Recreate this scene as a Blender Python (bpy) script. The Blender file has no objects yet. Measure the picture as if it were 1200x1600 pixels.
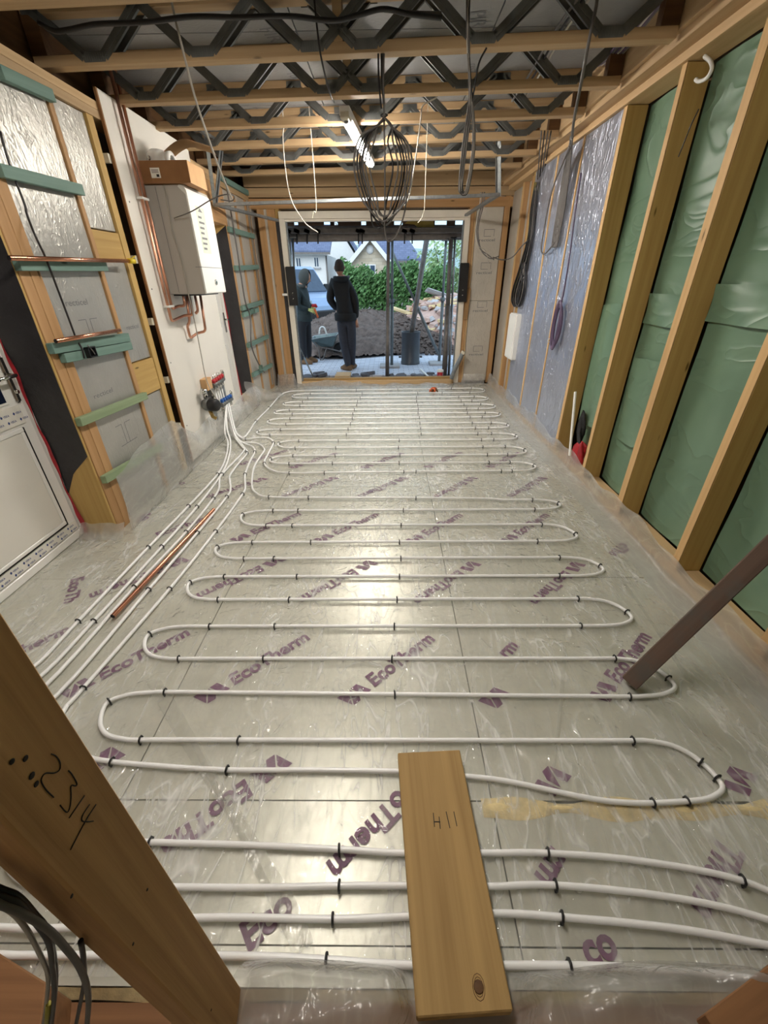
import bpy, bmesh, math, random
import numpy as np
from mathutils import Vector, Matrix
random.seed(7); np.random.seed(7)
scene = bpy.context.scene
COL = scene.collection

# ------------------------------------------------------------------ camera
FPX = 637.01
_Y = np.array([0.00817774, -0.49611636, 0.86821753])      # room depth axis in camera space
_Z = np.array([-0.01012301, -0.86824315, -0.49603565])    # up
_X = np.array([0.99991532, -0.00473253, -0.01212246])
RW = np.array([_X, _Y, _Z])
CAMZ = 1.5
cam_d = bpy.data.cameras.new('camera')
cam = bpy.data.objects.new('camera', cam_d)
COL.objects.link(cam)
cam_d.sensor_fit = 'AUTO'
cam_d.sensor_width = 36.0
cam_d.lens = FPX / 1600 * 36.0
cam_d.clip_start = 0.02
cam_d.clip_end = 400
M = Matrix.Identity(4)
for i in range(3):
    M[i][0] = RW[i][0]; M[i][1] = -RW[i][1]; M[i][2] = -RW[i][2]
M[2][3] = CAMZ
cam.matrix_world = M
scene.camera = cam

# ------------------------------------------------------------------ sky, lamps, exposure
SKY_STRENGTH = 0.92
LAMP_STRENGTH = 275.0
LAMP_COLOUR = (1.0, 0.935, 0.84)
w = bpy.data.worlds.new('overcast_sky'); scene.world = w; w.use_nodes = True
nt = w.node_tree; nt.nodes.clear()
tc = nt.nodes.new('ShaderNodeTexCoord'); sep = nt.nodes.new('ShaderNodeSeparateXYZ')
ramp = nt.nodes.new('ShaderNodeValToRGB'); bg = nt.nodes.new('ShaderNodeBackground'); out = nt.nodes.new('ShaderNodeOutputWorld')
nt.links.new(tc.outputs['Generated'], sep.inputs[0]); nt.links.new(sep.outputs['Z'], ramp.inputs[0])
ramp.color_ramp.elements[0].position = 0.0; ramp.color_ramp.elements[0].color = (0.60, 0.84, 1.0, 1)
ramp.color_ramp.elements[1].position = 0.7; ramp.color_ramp.elements[1].color = (0.58, 0.79, 1.0, 1)
nt.links.new(ramp.outputs[0], bg.inputs[0]); bg.inputs[1].default_value = SKY_STRENGTH * 1.6
nt.links.new(bg.outputs[0], out.inputs[0])
sun_d = bpy.data.lights.new('veiled_sun', 'SUN'); sun_d.energy = 2.2; sun_d.angle = math.radians(70); sun_d.color = (0.93, 0.96, 1.0)
sun = bpy.data.objects.new('veiled_sun', sun_d); COL.objects.link(sun); sun.rotation_euler = (math.radians(46), 0, math.radians(-22))   # thin cloud, from behind the house
scene.view_settings.view_transform = 'Standard'
scene.view_settings.look = 'None'
scene.view_settings.gamma = 1.0
scene.view_settings.exposure = 0.0
scene.view_settings.use_curve_mapping = False

# ------------------------------------------------------------------ reading real points off the photograph
def ray(px, py): return RW @ np.array([px - 600.0, py - 800.0, FPX])
def hit(px, py, axis, val):
    """point where the sight line through a photo pixel meets the plane axis = val"""
    r = ray(px, py); o = np.array([0, 0, CAMZ]); t = (val - o[axis]) / r[axis]
    return Vector(o + t * r)
def FL(px, py, z=0.0): return hit(px, py, 2, z)
def LW(px, py, x=-1.87): return hit(px, py, 0, x)
def YP(px, py, y): return hit(px, py, 1, y)

# ------------------------------------------------------------------ materials
def lin(c):
    return tuple((v / 12.92 if v <= 0.04045 else ((v + 0.055) / 1.055) ** 2.4) for v in [x / 255.0 for x in c])
MATS = {}
class NG:
    def __init__(s, name):
        s.m = bpy.data.materials.new(name); s.m.use_nodes = True
        s.t = s.m.node_tree; s.t.nodes.clear()
        s.out = s.n('ShaderNodeOutputMaterial')
        MATS[name] = s.m
    def n(s, t, **k):
        nd = s.t.nodes.new(t)
        for a, b in k.items():
            if a.startswith('i_'): nd.inputs[a[2:].replace('_', ' ')].default_value = b
            else: setattr(nd, a, b)
        return nd
    def l(s, a, b): s.t.links.new(a, b)
    def ramp(s, fac, stops):
        r = s.n('ShaderNodeValToRGB'); e = r.color_ramp.elements
        while len(e) < len(stops): e.new(0.5)
        for k, (p, c) in enumerate(stops):
            e[k].position = p; e[k].color = tuple(c) + ((1,) if len(c) == 3 else ())
        s.l(fac, r.inputs[0]); return r.outputs[0]
    def coord(s, scale=(1, 1, 1), rnd=True, kind='Object'):
        t = s.n('ShaderNodeTexCoord'); mp = s.n('ShaderNodeMapping')
        src = t.outputs[kind]
        if rnd:
            oi = s.n('ShaderNodeObjectInfo'); mu = s.n('ShaderNodeMath', operation='MULTIPLY'); mu.inputs[1].default_value = 37.0
            s.l(oi.outputs['Random'], mu.inputs[0])
            ad = s.n('ShaderNodeVectorMath', operation='ADD'); s.l(src, ad.inputs[0]); s.l(mu.outputs[0], ad.inputs[1]); src = ad.outputs[0]
        s.l(src, mp.inputs['Vector']); mp.inputs['Scale'].default_value = scale
        return mp.outputs[0]
    def noise(s, vec, scale, detail=4, rough=0.55, dist=0.0):
        n = s.n('ShaderNodeTexNoise'); s.l(vec, n.inputs['Vector'])
        n.inputs['Scale'].default_value = scale; n.inputs['Detail'].default_value = detail
        n.inputs['Roughness'].default_value = rough; n.inputs['Distortion'].default_value = dist
        return n.outputs['Fac']
    def math(s, op, a, b=None):
        m = s.n('ShaderNodeMath', operation=op)
        for k, v in enumerate((a, b)):
            if v is None: continue
            if isinstance(v, (int, float)): m.inputs[k].default_value = v
            else: s.l(v, m.inputs[k])
        return m.outputs[0]
    def ridge(s, vec, scale, power=6, dist=0.6, detail=2):
        f = s.noise(vec, scale, detail, 0.5, dist)
        f = s.math('SUBTRACT', f, 0.5); f = s.math('ABSOLUTE', f); f = s.math('MULTIPLY', f, 2.0)
        f = s.math('SUBTRACT', 1.0, f); return s.math('POWER', f, power)
    def bump(s, h, strength, dist=0.01, prev=None):
        b = s.n('ShaderNodeBump'); b.inputs['Strength'].default_value = strength; b.inputs['Distance'].default_value = dist
        s.l(h, b.inputs['Height'])
        if prev: s.l(prev, b.inputs['Normal'])
        return b.outputs[0]
    def bsdf(s, rough=0.5, metal=0.0, spec=None):
        p = s.n('ShaderNodeBsdfPrincipled'); p.inputs['Roughness'].default_value = rough; p.inputs['Metallic'].default_value = metal
        if spec is not None: p.inputs['Specular IOR Level'].default_value = spec
        s.l(p.outputs[0], s.out.inputs[0]); return p

def mat(name, rgb, rough=0.5, metal=0.0, var=0.12, nscale=8, bump=0.0, bscale=60, spec=None, bdist=0.004):
    """plain surface with slight mottling and fine relief"""
    if name in MATS: return MATS[name]
    g = NG(name); p = g.bsdf(rough, metal, spec); c = lin(rgb)
    v = g.coord()
    f = g.noise(v, nscale, 5)
    g.l(g.ramp(f, [(0.3, [x * (1 - var) for x in c]), (0.7, [min(1, x * (1 + var)) for x in c])]), p.inputs['Base Color'])
    if bump: g.l(g.bump(g.noise(v, bscale, 4), bump, bdist), p.inputs['Normal'])
    return g.m

def wood(name, light, dark, rough=0.62, knots=True, fine=1.0, dirt=0.0):
    """sawn timber, grain along the object's local X"""
    g = NG(name); p = g.bsdf(rough, 0, 0.3); L, D = lin(light), lin(dark)
    v = g.coord((0.55, 11 * fine, 11 * fine))
    f1 = g.noise(v, 1.6, 3, 0.5, 0.9)
    v2 = g.coord((1.2, 60 * fine, 60 * fine))
    f2 = g.noise(v2, 1.5, 4, 0.6, 0.3)
    wv = g.n('ShaderNodeTexWave', wave_type='RINGS', rings_direction='X'); g.l(g.coord((0.25, 7 * fine, 7 * fine)), wv.inputs['Vector'])
    wv.inputs['Scale'].default_value = 1.1; wv.inputs['Distortion'].default_value = 7.0; wv.inputs['Detail'].default_value = 2.0; wv.inputs['Detail Scale'].default_value = 1.2
    mix = g.math('ADD', g.math('MULTIPLY', f1, 0.6), g.math('MULTIPLY', wv.outputs['Fac'], 0.13))
    mix = g.math('ADD', mix, g.math('MULTIPLY', f2, 0.36))
    mid = [(a + b) / 2 for a, b in zip(L, D)]
    col = g.ramp(mix, [(0.2, D), (0.5, mid), (0.85, L)])
    if knots:
        vo = g.n('ShaderNodeTexVoronoi'); g.l(g.coord((2.2, 9, 9)), vo.inputs['Vector']); vo.inputs['Scale'].default_value = 1.0
        k = g.ramp(vo.outputs['Distance'], [(0.035, (1, 1, 1)), (0.08, (0, 0, 0))])
        mx = g.n('ShaderNodeMix', data_type='RGBA'); g.l(k, mx.inputs['Factor']); g.l(col, mx.inputs[6])
        mx.inputs[7].default_value = tuple(x * 0.35 for x in D) + (1,)
        col = mx.outputs[2]
    if dirt:
        n = g.noise(g.coord((3, 3, 3)), 2.5, 6, 0.65)
        k = g.ramp(n, [(0.45, (0, 0, 0)), (0.62, (dirt, dirt, dirt))])
        mx = g.n('ShaderNodeMix', data_type='RGBA'); g.l(k, mx.inputs['Factor']); g.l(col, mx.inputs[6])
        mx.inputs[7].default_value = lin((88, 84, 78)) + (1,)
        col = mx.outputs[2]
    g.l(col, p.inputs['Base Color'])
    g.l(g.bump(mix, 0.25, 0.004), p.inputs['Normal'])
    return g.m

def foil(name, rgb, metal, rough, crinkle=0.35, line=0.5, scale=9):
    """foil-faced board: crinkled, softly reflecting"""
    g = NG(name); p = g.bsdf(rough, metal); c = lin(rgb)
    v = g.coord(rnd=False)
    f = g.noise(v, 3, 5); g.l(g.ramp(f, [(0.3, [x * 0.88 for x in c]), (0.7, [min(1, x * 1.08) for x in c])]), p.inputs['Base Color'])
    vs = g.coord((1.6, 1.6, 0.5), rnd=False)
    r1 = g.ridge(vs, scale * 1.6, 26, 1.2); n1 = g.noise(v, 46, 3)
    b = g.bump(n1, crinkle, 0.004)
    g.l(g.bump(r1, line, 0.012, b), p.inputs['Normal'])
    return g.m

def film(name, tint, milk, rough=0.12, wrinkle=0.8, scale=5.0, haze=(0.80, 0.80, 0.78), stretch=(1, 1, 1), crease_glint=0.12, under=0.5):
    """clear or milky polythene: lets light straight through, reflects; its whitish creases are painted brighter as glints"""
    g = NG(name)
    v = g.coord(stretch, rnd=False)
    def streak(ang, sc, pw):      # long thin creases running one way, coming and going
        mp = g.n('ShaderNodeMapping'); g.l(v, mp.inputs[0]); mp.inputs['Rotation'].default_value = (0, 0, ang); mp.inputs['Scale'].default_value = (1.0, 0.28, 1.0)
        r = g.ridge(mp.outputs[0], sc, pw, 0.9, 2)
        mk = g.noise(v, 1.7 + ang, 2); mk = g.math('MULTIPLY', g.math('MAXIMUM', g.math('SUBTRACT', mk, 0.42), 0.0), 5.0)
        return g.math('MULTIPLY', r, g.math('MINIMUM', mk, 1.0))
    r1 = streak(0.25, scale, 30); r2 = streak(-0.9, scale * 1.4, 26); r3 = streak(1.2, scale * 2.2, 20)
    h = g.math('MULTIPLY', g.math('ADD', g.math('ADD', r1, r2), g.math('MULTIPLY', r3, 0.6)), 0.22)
    h = g.math('ADD', h, g.math('MULTIPLY', g.noise(v, 2.5, 2), 0.8))
    st = g.n('ShaderNodeMapping'); g.l(v, st.inputs[0]); st.inputs['Rotation'].default_value = (0, 0, 0.5); st.inputs['Scale'].default_value = (1.0, 0.45, 1.0)
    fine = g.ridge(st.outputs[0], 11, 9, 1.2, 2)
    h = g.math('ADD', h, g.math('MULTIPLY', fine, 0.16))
    h = g.math('ADD', h, g.math('MULTIPLY', g.noise(v, 13, 2, 0.5, 1.8), 1.7))
    nrm = g.bump(h, wrinkle, 0.012)
    tr = g.n('ShaderNodeBsdfTransparent'); tr.inputs[0].default_value = tuple(tint) + (1,)
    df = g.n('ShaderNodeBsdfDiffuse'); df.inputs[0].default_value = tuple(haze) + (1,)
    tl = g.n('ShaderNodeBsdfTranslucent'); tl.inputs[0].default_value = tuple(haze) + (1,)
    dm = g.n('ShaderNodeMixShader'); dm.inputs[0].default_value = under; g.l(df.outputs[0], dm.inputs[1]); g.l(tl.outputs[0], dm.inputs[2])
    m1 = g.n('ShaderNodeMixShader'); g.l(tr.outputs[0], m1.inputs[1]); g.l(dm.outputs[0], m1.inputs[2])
    mf = g.math('ADD', g.math('MULTIPLY', g.math('ADD', g.math('ADD', g.math('ADD', r1, r2), r3), g.math('MULTIPLY', fine, 0.22)), crease_glint), milk); g.l(mf, m1.inputs[0])  # creases whitened: their own whiteness plus painted-in lamp and sky highlights
    gl = g.n('ShaderNodeBsdfGlossy'); gl.inputs['Roughness'].default_value = rough; g.l(nrm, gl.inputs['Normal'])
    fr = g.n('ShaderNodeFresnel'); g.l(nrm, fr.inputs['Normal'])
    gm = g.n('ShaderNodeNewGeometry')      # same reflection from either face of the thin sheet
    g.l(g.math('SUBTRACT', 1.45, g.math('MULTIPLY', gm.outputs['Backfacing'], 1.45 - 1 / 1.45)), fr.inputs['IOR'])
    m2 = g.n('ShaderNodeMixShader'); g.l(fr.outputs[0], m2.inputs[0]); g.l(m1.outputs[0], m2.inputs[1]); g.l(gl.outputs[0], m2.inputs[2])
    g.l(m2.outputs[0], g.out.inputs[0])
    return g.m

def emis(name, rgb, strength):
    g = NG(name); e = g.n('ShaderNodeEmission'); e.inputs[0].default_value = tuple(rgb) + (1,); e.inputs[1].default_value = strength
    g.l(e.outputs[0], g.out.inputs[0]); return g.m

# ------------------------------------------------------------------ mesh helpers
class MB:
    def __init__(s): s.v = []; s.f = []; s.sm = []
    def add(s, vs, fs, smooth=False):
        o = len(s.v); s.v += [tuple(v) for v in vs]
        for f in fs: s.f.append([o + i for i in f]); s.sm.append(smooth)
        return s
    def box(s, x0, x1, y0, y1, z0, z1):
        return s.add([(x0, y0, z0), (x1, y0, z0), (x1, y1, z0), (x0, y1, z0), (x0, y0, z1), (x1, y0, z1), (x1, y1, z1), (x0, y1, z1)],
                     [(3, 2, 1, 0), (4, 5, 6, 7), (0, 1, 5, 4), (1, 2, 6, 5), (2, 3, 7, 6), (3, 0, 4, 7)])
    def bar(s, a, b, w, h, up=(0, 0, 1)):
        """rectangular bar from a to b, w across, h along up"""
        a, b = Vector(a), Vector(b); d = (b - a).normalized(); u = Vector(up); sd = d.cross(u)
        if sd.length < 1e-4: sd = d.cross(Vector((0, 1, 0)))
        sd.normalize(); u = sd.cross(d).normalized()
        P = []
        for c in (a, b):
            for q, r in ((-1, -1), (1, -1), (1, 1), (-1, 1)): P.append(c + sd * (q * w / 2) + u * (r * h / 2))
        return s.add(P, [(0, 1, 2, 3), (7, 6, 5, 4), (0, 4, 5, 1), (1, 5, 6, 2), (2, 6, 7, 3), (3, 7, 4, 0)])
    def tube(s, pts, r, n=8, cap=True, closed=False):
        pts = [Vector(p) for p in pts]; m = len(pts)
        if not hasattr(r, '__len__'): r = [r] * m
        rings = []; nrm = None
        for i, p in enumerate(pts):
            a = pts[i - 1] if (i > 0 or closed) else p; b = pts[(i + 1) % m] if (i < m - 1 or closed) else p
            t = (b - a); t = t.normalized() if t.length > 1e-9 else Vector((0, 0, 1))
            if nrm is None:
                nrm = t.cross(Vector((0, 0, 1)));
                if nrm.length < 0.1: nrm = t.cross(Vector((1, 0, 0)))
                nrm.normalize()
            nrm = (nrm - t * nrm.dot(t)); nrm = nrm.normalized() if nrm.length > 1e-6 else t.orthogonal().normalized()
            bn = t.cross(nrm)
            rings.append([p + (nrm * math.cos(2 * math.pi * k / n) + bn * math.sin(2 * math.pi * k / n)) * r[i] for k in range(n)])
        o = len(s.v)
        vs = [v for rg in rings for v in rg]; fs = []
        for i in range(m if closed else m - 1):
            j = (i + 1) % m
            for k in range(n): fs.append((i * n + k, i * n + (k + 1) % n, j * n + (k + 1) % n, j * n + k))
        s.add(vs, fs, True)
        if cap and not closed:
            s.f.append([o + k for k in range(n)][::-1]); s.sm.append(False)
            s.f.append([o + (m - 1) * n + k for k in range(n)]); s.sm.append(False)
        return s
    def lathe(s, prof, c, n=20, axis=(0, 0, 1)):
        """profile [(radius, height)] about an axis through c"""
        ax = Vector(axis).normalized(); u = ax.orthogonal().normalized(); w_ = ax.cross(u); c = Vector(c)
        vs = [c + ax * h + (u * math.cos(2 * math.pi * k / n) + w_ * math.sin(2 * math.pi * k / n)) * max(r, 1e-4) for r, h in prof for k in range(n)]
        fs = []
        for i in range(len(prof) - 1):
            for k in range(n): fs.append((i * n + k, i * n + (k + 1) % n, (i + 1) * n + (k + 1) % n, (i + 1) * n + k))
        return s.add(vs, fs, True)
    def prism(s, poly, d):
        """closed 3-D outline pushed along d"""
        n = len(poly); P = [Vector(p) for p in poly]; d = Vector(d)
        fs = [tuple(range(n))[::-1], tuple(range(n, 2 * n))]
        for i in range(n): fs.append((i, (i + 1) % n, n + (i + 1) % n, n + i))
        return s.add(P + [p + d for p in P], fs)
    def grid(s, fn, nu, nv, smooth=True):
        vs = [fn(i / nu, j / nv) for j in range(nv + 1) for i in range(nu + 1)]
        fs = [(j * (nu + 1) + i, j * (nu + 1) + i + 1, (j + 1) * (nu + 1) + i + 1, (j + 1) * (nu + 1) + i) for j in range(nv) for i in range(nu)]
        return s.add(vs, fs, smooth)
    def mesh(s, name, origin=(0, 0, 0), bevel=0.0, segs=1):
        me = bpy.data.meshes.new(name); o = Vector(origin)
        me.from_pydata([tuple(Vector(v) - o) for v in s.v], [], s.f)
        me.polygons.foreach_set('use_smooth', s.sm)
        bm = bmesh.new(); bm.from_mesh(me)
        bmesh.ops.recalc_face_normals(bm, faces=bm.faces)
        if bevel:
            es = [e for e in bm.edges if len(e.link_faces) == 2 and e.calc_face_angle(0) > 0.6]
            bmesh.ops.bevel(bm, geom=es, offset=bevel, segments=segs, affect='EDGES', clamp_overlap=True)
        bm.to_mesh(me); bm.free()
        me.update(); return me

WL = {}
def setp(o, label=None, cat=None, group=None, kind=None):
    if label: o['label'] = label
    if cat: o['category'] = cat
    if group: o['group'] = group
    if kind: o['kind'] = kind
    return o
def link(name, me, loc, m=None, parent=None, rot=None):
    o = bpy.data.objects.new(name, me); COL.objects.link(o)
    loc = Vector(loc)
    if m is not None and len(me.materials) == 0: me.materials.append(MATS[m] if isinstance(m, str) else m)
    if parent is not None:
        o.parent = parent; pl = WL[parent.name]
    else: pl = Vector((0, 0, 0))
    mw = Matrix.Translation(loc - pl)
    if rot is not None: mw = mw @ rot.to_4x4()
    o.matrix_local = mw
    WL[o.name] = loc
    return o
def empty(name, loc, label=None, cat=None, group=None, kind=None):
    o = bpy.data.objects.new(name, None); COL.objects.link(o); o.location = Vector(loc); o.empty_display_size = 0.05
    WL[o.name] = Vector(loc)
    return setp(o, label, cat, group, kind)
def obj(name, mb, m, parent=None, bevel=0.0, segs=1, **k):
    """one mesh object from world-space geometry, origin at the middle of its foot"""
    a = np.array([tuple(v) for v in mb.v]); lo, hi = a.min(0), a.max(0)
    org = Vector(((lo[0] + hi[0]) / 2, (lo[1] + hi[1]) / 2, lo[2]))
    o = link(name, mb.mesh(name, org, bevel, segs), org, m, parent)
    return setp(o, **k)
def beam(name, a, b, w_, h, m, parent=None, up=(0, 0, 1), bevel=0.002, **k):
    """a timber: local X runs along its length so the grain does too"""
    a, b = Vector(a), Vector(b); d = (b - a); L = d.length; d.normalize(); u = Vector(up)
    sd = u.cross(d)
    if sd.length < 1e-4: sd = Vector((0, 1, 0)).cross(d)
    sd.normalize(); u = d.cross(sd).normalized()
    R = Matrix((d, sd, u)).transposed()
    mb = MB().box(0, L, -w_ / 2, w_ / 2, -h / 2, h / 2)
    o = link(name, mb.mesh(name, (0, 0, 0), bevel), a, m, parent, R)
    return setp(o, **k)
def smoothpath(pts, per=8, closed=False):
    """Catmull-Rom through the points"""
    P = [Vector(p) for p in pts]; n = len(P); outp = []
    rng = range(n) if closed else range(n - 1)
    for i in rng:
        p1, p2 = P[i], P[(i + 1) % n]
        p0 = P[i - 1] if (i > 0 or closed) else p1 * 2 - p2
        p3 = P[(i + 2) % n] if (i + 2 < n or closed) else p2 * 2 - p1
        for k in range(per):
            t = k / per
            outp.append(0.5 * ((2 * p1) + (p2 - p0) * t + (2 * p0 - 5 * p1 + 4 * p2 - p3) * t * t + (3 * p1 - p0 - 3 * p2 + p3) * t ** 3))
    if not closed: outp.append(P[-1])
    return outp
_TXT = {}
def text_mesh(s, bold=0.0):
    if (s, bold) in _TXT: return _TXT[(s, bold)]
    cu = bpy.data.curves.new('lettering', 'FONT'); cu.body = s; cu.size = 1.0; cu.offset = bold; cu.resolution_u = 3
    t = bpy.data.objects.new('lettering', cu); COL.objects.link(t)
    dg = bpy.context.evaluated_depsgraph_get()
    me = bpy.data.meshes.new_from_object(t.evaluated_get(dg))
    bpy.data.objects.remove(t)
    a = np.array([v.co[:] for v in me.vertices]); _TXT[(s, bold)] = (a, [list(p.vertices) for p in me.polygons], a[:, 0].min(), a[:, 0].max())
    return _TXT[(s, bold)]
def text_into(mb, s, p0, p1, up, height, bold=0.0, lift=0.0, nrm=None):
    """flat lettering running from p0 to p1 along its baseline"""
    a, fs, x0, x1 = text_mesh(s, bold)
    p0, p1, up = Vector(p0), Vector(p1), Vector(up).normalized()
    d = p1 - p0; sx = d.length / (x1 - x0); d.normalize(); nrm = Vector(nrm) if nrm else d.cross(up).normalized()
    mb.add([p0 + d * ((v[0] - x0) * sx) + up * (v[1] * height / 0.72) + nrm * lift for v in a], fs)

# ------------------------------------------------------------------ the materials of this place
wood('pine', (212, 182, 140), (184, 150, 108))
wood('joist_pine', (196, 168, 130), (162, 132, 96))
wood('treated_pine', (200, 168, 106), (168, 134, 76))
wood('stud_edge', (222, 186, 134), (192, 152, 102))
wood('orange_pine', (194, 154, 110), (160, 120, 76))
wood('old_pine', (184, 152, 100), (136, 106, 64), rough=0.7, knots=False)
wood('brown_post', (214, 170, 116), (146, 104, 64), rough=0.7, fine=1.6)
wood('brown_rail', (150, 108, 72), (100, 66, 42), rough=0.7)
wood('green_timber', (122, 150, 140), (88, 118, 110), knots=True)
wood('green_timber_pale', (150, 166, 132), (112, 132, 98))
wood('prop_timber', (112, 92, 80), (70, 54, 46), rough=0.75, knots=False, dirt=0.8)
wood('dark_timber', (110, 78, 48), (64, 42, 26))
wood('scaffold_wood', (98, 74, 54), (58, 42, 30))
foil('foil_grey', (176, 174, 168), 0.45, 0.36, 0.4, 0.2, 8)
foil('foil_sky_tint', (190, 196, 214), 0.75, 0.30, 0.34, 0.7, 6)  # pale blue put into the silver for the daylight it reflects
foil('foil_ceiling', (150, 150, 150), 0.3, 0.5, 0.2, 0.1, 4)
foil('foil_back', (198, 192, 182), 0.3, 0.45, 0.35, 0.3, 7)
mat('floor_board', (200, 199, 188), 0.34, 0.25, 0.05, 5, 0.35, 26)
mat('mauve_print', (112, 70, 102), 0.6, 0, 0.12, 30)
mat('grey_print', (120, 120, 122), 0.6)
mat('blue_print', (46, 66, 122), 0.6)
mat('black_print', (40, 34, 30), 0.8)
mat('board_foam', (214, 196, 150), 0.9, 0, 0.2, 30, 0.6, 60)
mat('white_upvc', (232, 230, 226), 0.28, 0, 0.02)
mat('white_board', (222, 218, 210), 0.45, 0, 0.03, 3, 0.05, 40)
mat('white_paint', (226, 218, 204), 0.5, 0, 0.05, 6)
mat('white_plastic', (236, 236, 232), 0.35, 0, 0.02)
mat('pipe_white', (243, 243, 243), 0.28, 0, 0.02)
mat('cream_plastic', (206, 200, 182), 0.4)
mat('black_plastic', (26, 26, 28), 0.4, 0, 0.1)
mat('black_rubber', (18, 18, 20), 0.6)
mat('dpc', (44, 42, 44), 0.5, 0, 0.25, 6, 0.6, 14, bdist=0.02)
mat('red_tape', (168, 38, 48), 0.45, 0, 0.25, 20, 0.4, 30)
mat('chrome', (210, 208, 204), 0.12, 1.0, 0.04)
mat('galv', (150, 154, 156), 0.42, 0.85, 0.18, 30, 0.1, 60)
mat('web_steel', (116, 118, 116), 0.55, 0.6, 0.15, 14)
mat('copper', (206, 146, 118), 0.26, 1.0, 0.14, 9)
mat('copper_dull', (212, 158, 132), 0.3, 0.9, 0.2, 9)
mat('brass', (178, 150, 92), 0.35, 0.9, 0.1)
mat('grey_cable', (98, 94, 92), 0.5)
mat('light_cable', (176, 170, 160), 0.5)
mat('black_cable', (34, 32, 34), 0.45)
mat('purple_cable', (92, 76, 104), 0.45)
mat('green_cable', (70, 92, 56), 0.5)
mat('yellow_cable', (170, 160, 60), 0.5)
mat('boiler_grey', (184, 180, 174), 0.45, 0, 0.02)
mat('boiler_white', (236, 236, 232), 0.3, 0, 0.01)
mat('cardboard', (146, 104, 66), 0.85, 0, 0.08, 10)
mat('cardboard_light', (200, 160, 116), 0.85, 0, 0.08, 10)
mat('kraft', (150, 116, 76), 0.8, 0, 0.15, 5, 0.3, 10)
mat('paper', (226, 222, 214), 0.7)
mat('red_plastic', (176, 30, 40), 0.4)
mat('blue_plastic', (28, 84, 160), 0.4)
mat('yellow_plastic', (222, 196, 40), 0.5)
mat('orange_plastic', (206, 96, 46), 0.5)
mat('navy_glass', (24, 32, 52), 0.06, 0, 0.05)
mat('ceiling_dark', (92, 72, 54), 0.9)
# green vapour membrane: thin, wrinkled, slightly see-through to the daylight behind
g = NG('green_membrane'); p = g.bsdf(0.38, 0, 0.5); v = g.coord((1, 1, 0.5), rnd=False)
c = lin((124, 154, 130)); c2 = lin((90, 120, 98))
g.l(g.ramp(g.noise(v, 1.6, 3), [(0.3, c2), (0.7, c)]), p.inputs['Base Color'])
vd = g.n('ShaderNodeMapping'); g.l(v, vd.inputs[0]); vd.inputs['Rotation'].default_value = (0.7, 0, 0); vd.inputs['Scale'].default_value = (1, 0.5, 2.4)
b = g.bump(g.noise(vd.outputs[0], 3.4, 2, 0.5, 0.3), 0.32, 0.04)
g.l(g.bump(g.ridge(vd.outputs[0], 3.5, 12, 0.8), 0.35, 0.012, b), p.inputs['Normal'])
film('clear_film', (0.97, 0.97, 0.955), 0.025, 0.045, 1.0, 5.5, (0.96, 0.96, 0.95), crease_glint=0.38, under=0.03)
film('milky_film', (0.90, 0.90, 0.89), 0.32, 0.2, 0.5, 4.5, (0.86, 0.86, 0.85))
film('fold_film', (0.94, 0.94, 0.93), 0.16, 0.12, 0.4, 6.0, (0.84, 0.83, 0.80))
film('wall_film', (0.96, 0.96, 0.95), 0.05, 0.15, 0.5, 5.0)
emis('lamp_glow', LAMP_COLOUR, LAMP_STRENGTH); emis('lamp_glow_dim', LAMP_COLOUR, LAMP_STRENGTH * 0.55)  # second strip set weaker only to tone down the near walls

# ================================================================== SETTING
XL, XR = -1.87, 1.62          # faces of the two long walls
ZJ = 2.56                     # underside of the joists
ZC = 2.815                    # underside of the roof boards
def yb(x): return 6.90 + 0.03 * x      # garden wall, very slightly skewed

# ---------------- floor: foil-faced insulation boards, butted, with mauve print
floor = empty('floor', (0, 3, -0.1), kind='structure')
obj('sub_base', MB().box(-2.4, 2.1, -1.2, 7.2, -0.16, -0.105), mat('concrete', (150, 146, 138), 0.9, 0, 0.1, 12, 0.4), floor)
xj = [-2.15, -0.90, 0.335, 1.70]
yj = [0.285, 0.36, 0.70, 1.86, 3.06, 4.26, 5.46, 6.86]
for i in range(3):
    for j in range(7):
        sh = 0.0 if j % 2 == 0 else 0.0
        x0, x1, y0, y1 = xj[i] + 0.002, xj[i + 1] - 0.002, yj[j] + 0.002, yj[j + 1] - 0.002
        if j == 2: y0 += 0.0
        if j == 1 and i == 2: y1 -= 0.004
        dz = random.uniform(-0.0015, 0.0015)
        obj('insulation_board', MB().box(x0, x1, y0, y1, -0.1, -0.004 + dz), 'floor_board', floor)
# foam squeezed up in the open joint near the front right
mb = MB()
def foamfn(u, v):
    x = 0.30 + u * 1.32; y = 0.66 + (v - 0.5) * (0.055 + 0.03 * math.sin(u * 23) * math.sin(u * 7)) - 0.005 * u + 0.02
    return (x, y, -0.004 + 0.006 * math.sin(math.pi * v) * (1 + 0.5 * math.sin(u * 41)))
mb.grid(foamfn, 60, 4); obj('foam_joint', mb, 'board_foam', floor)

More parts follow.
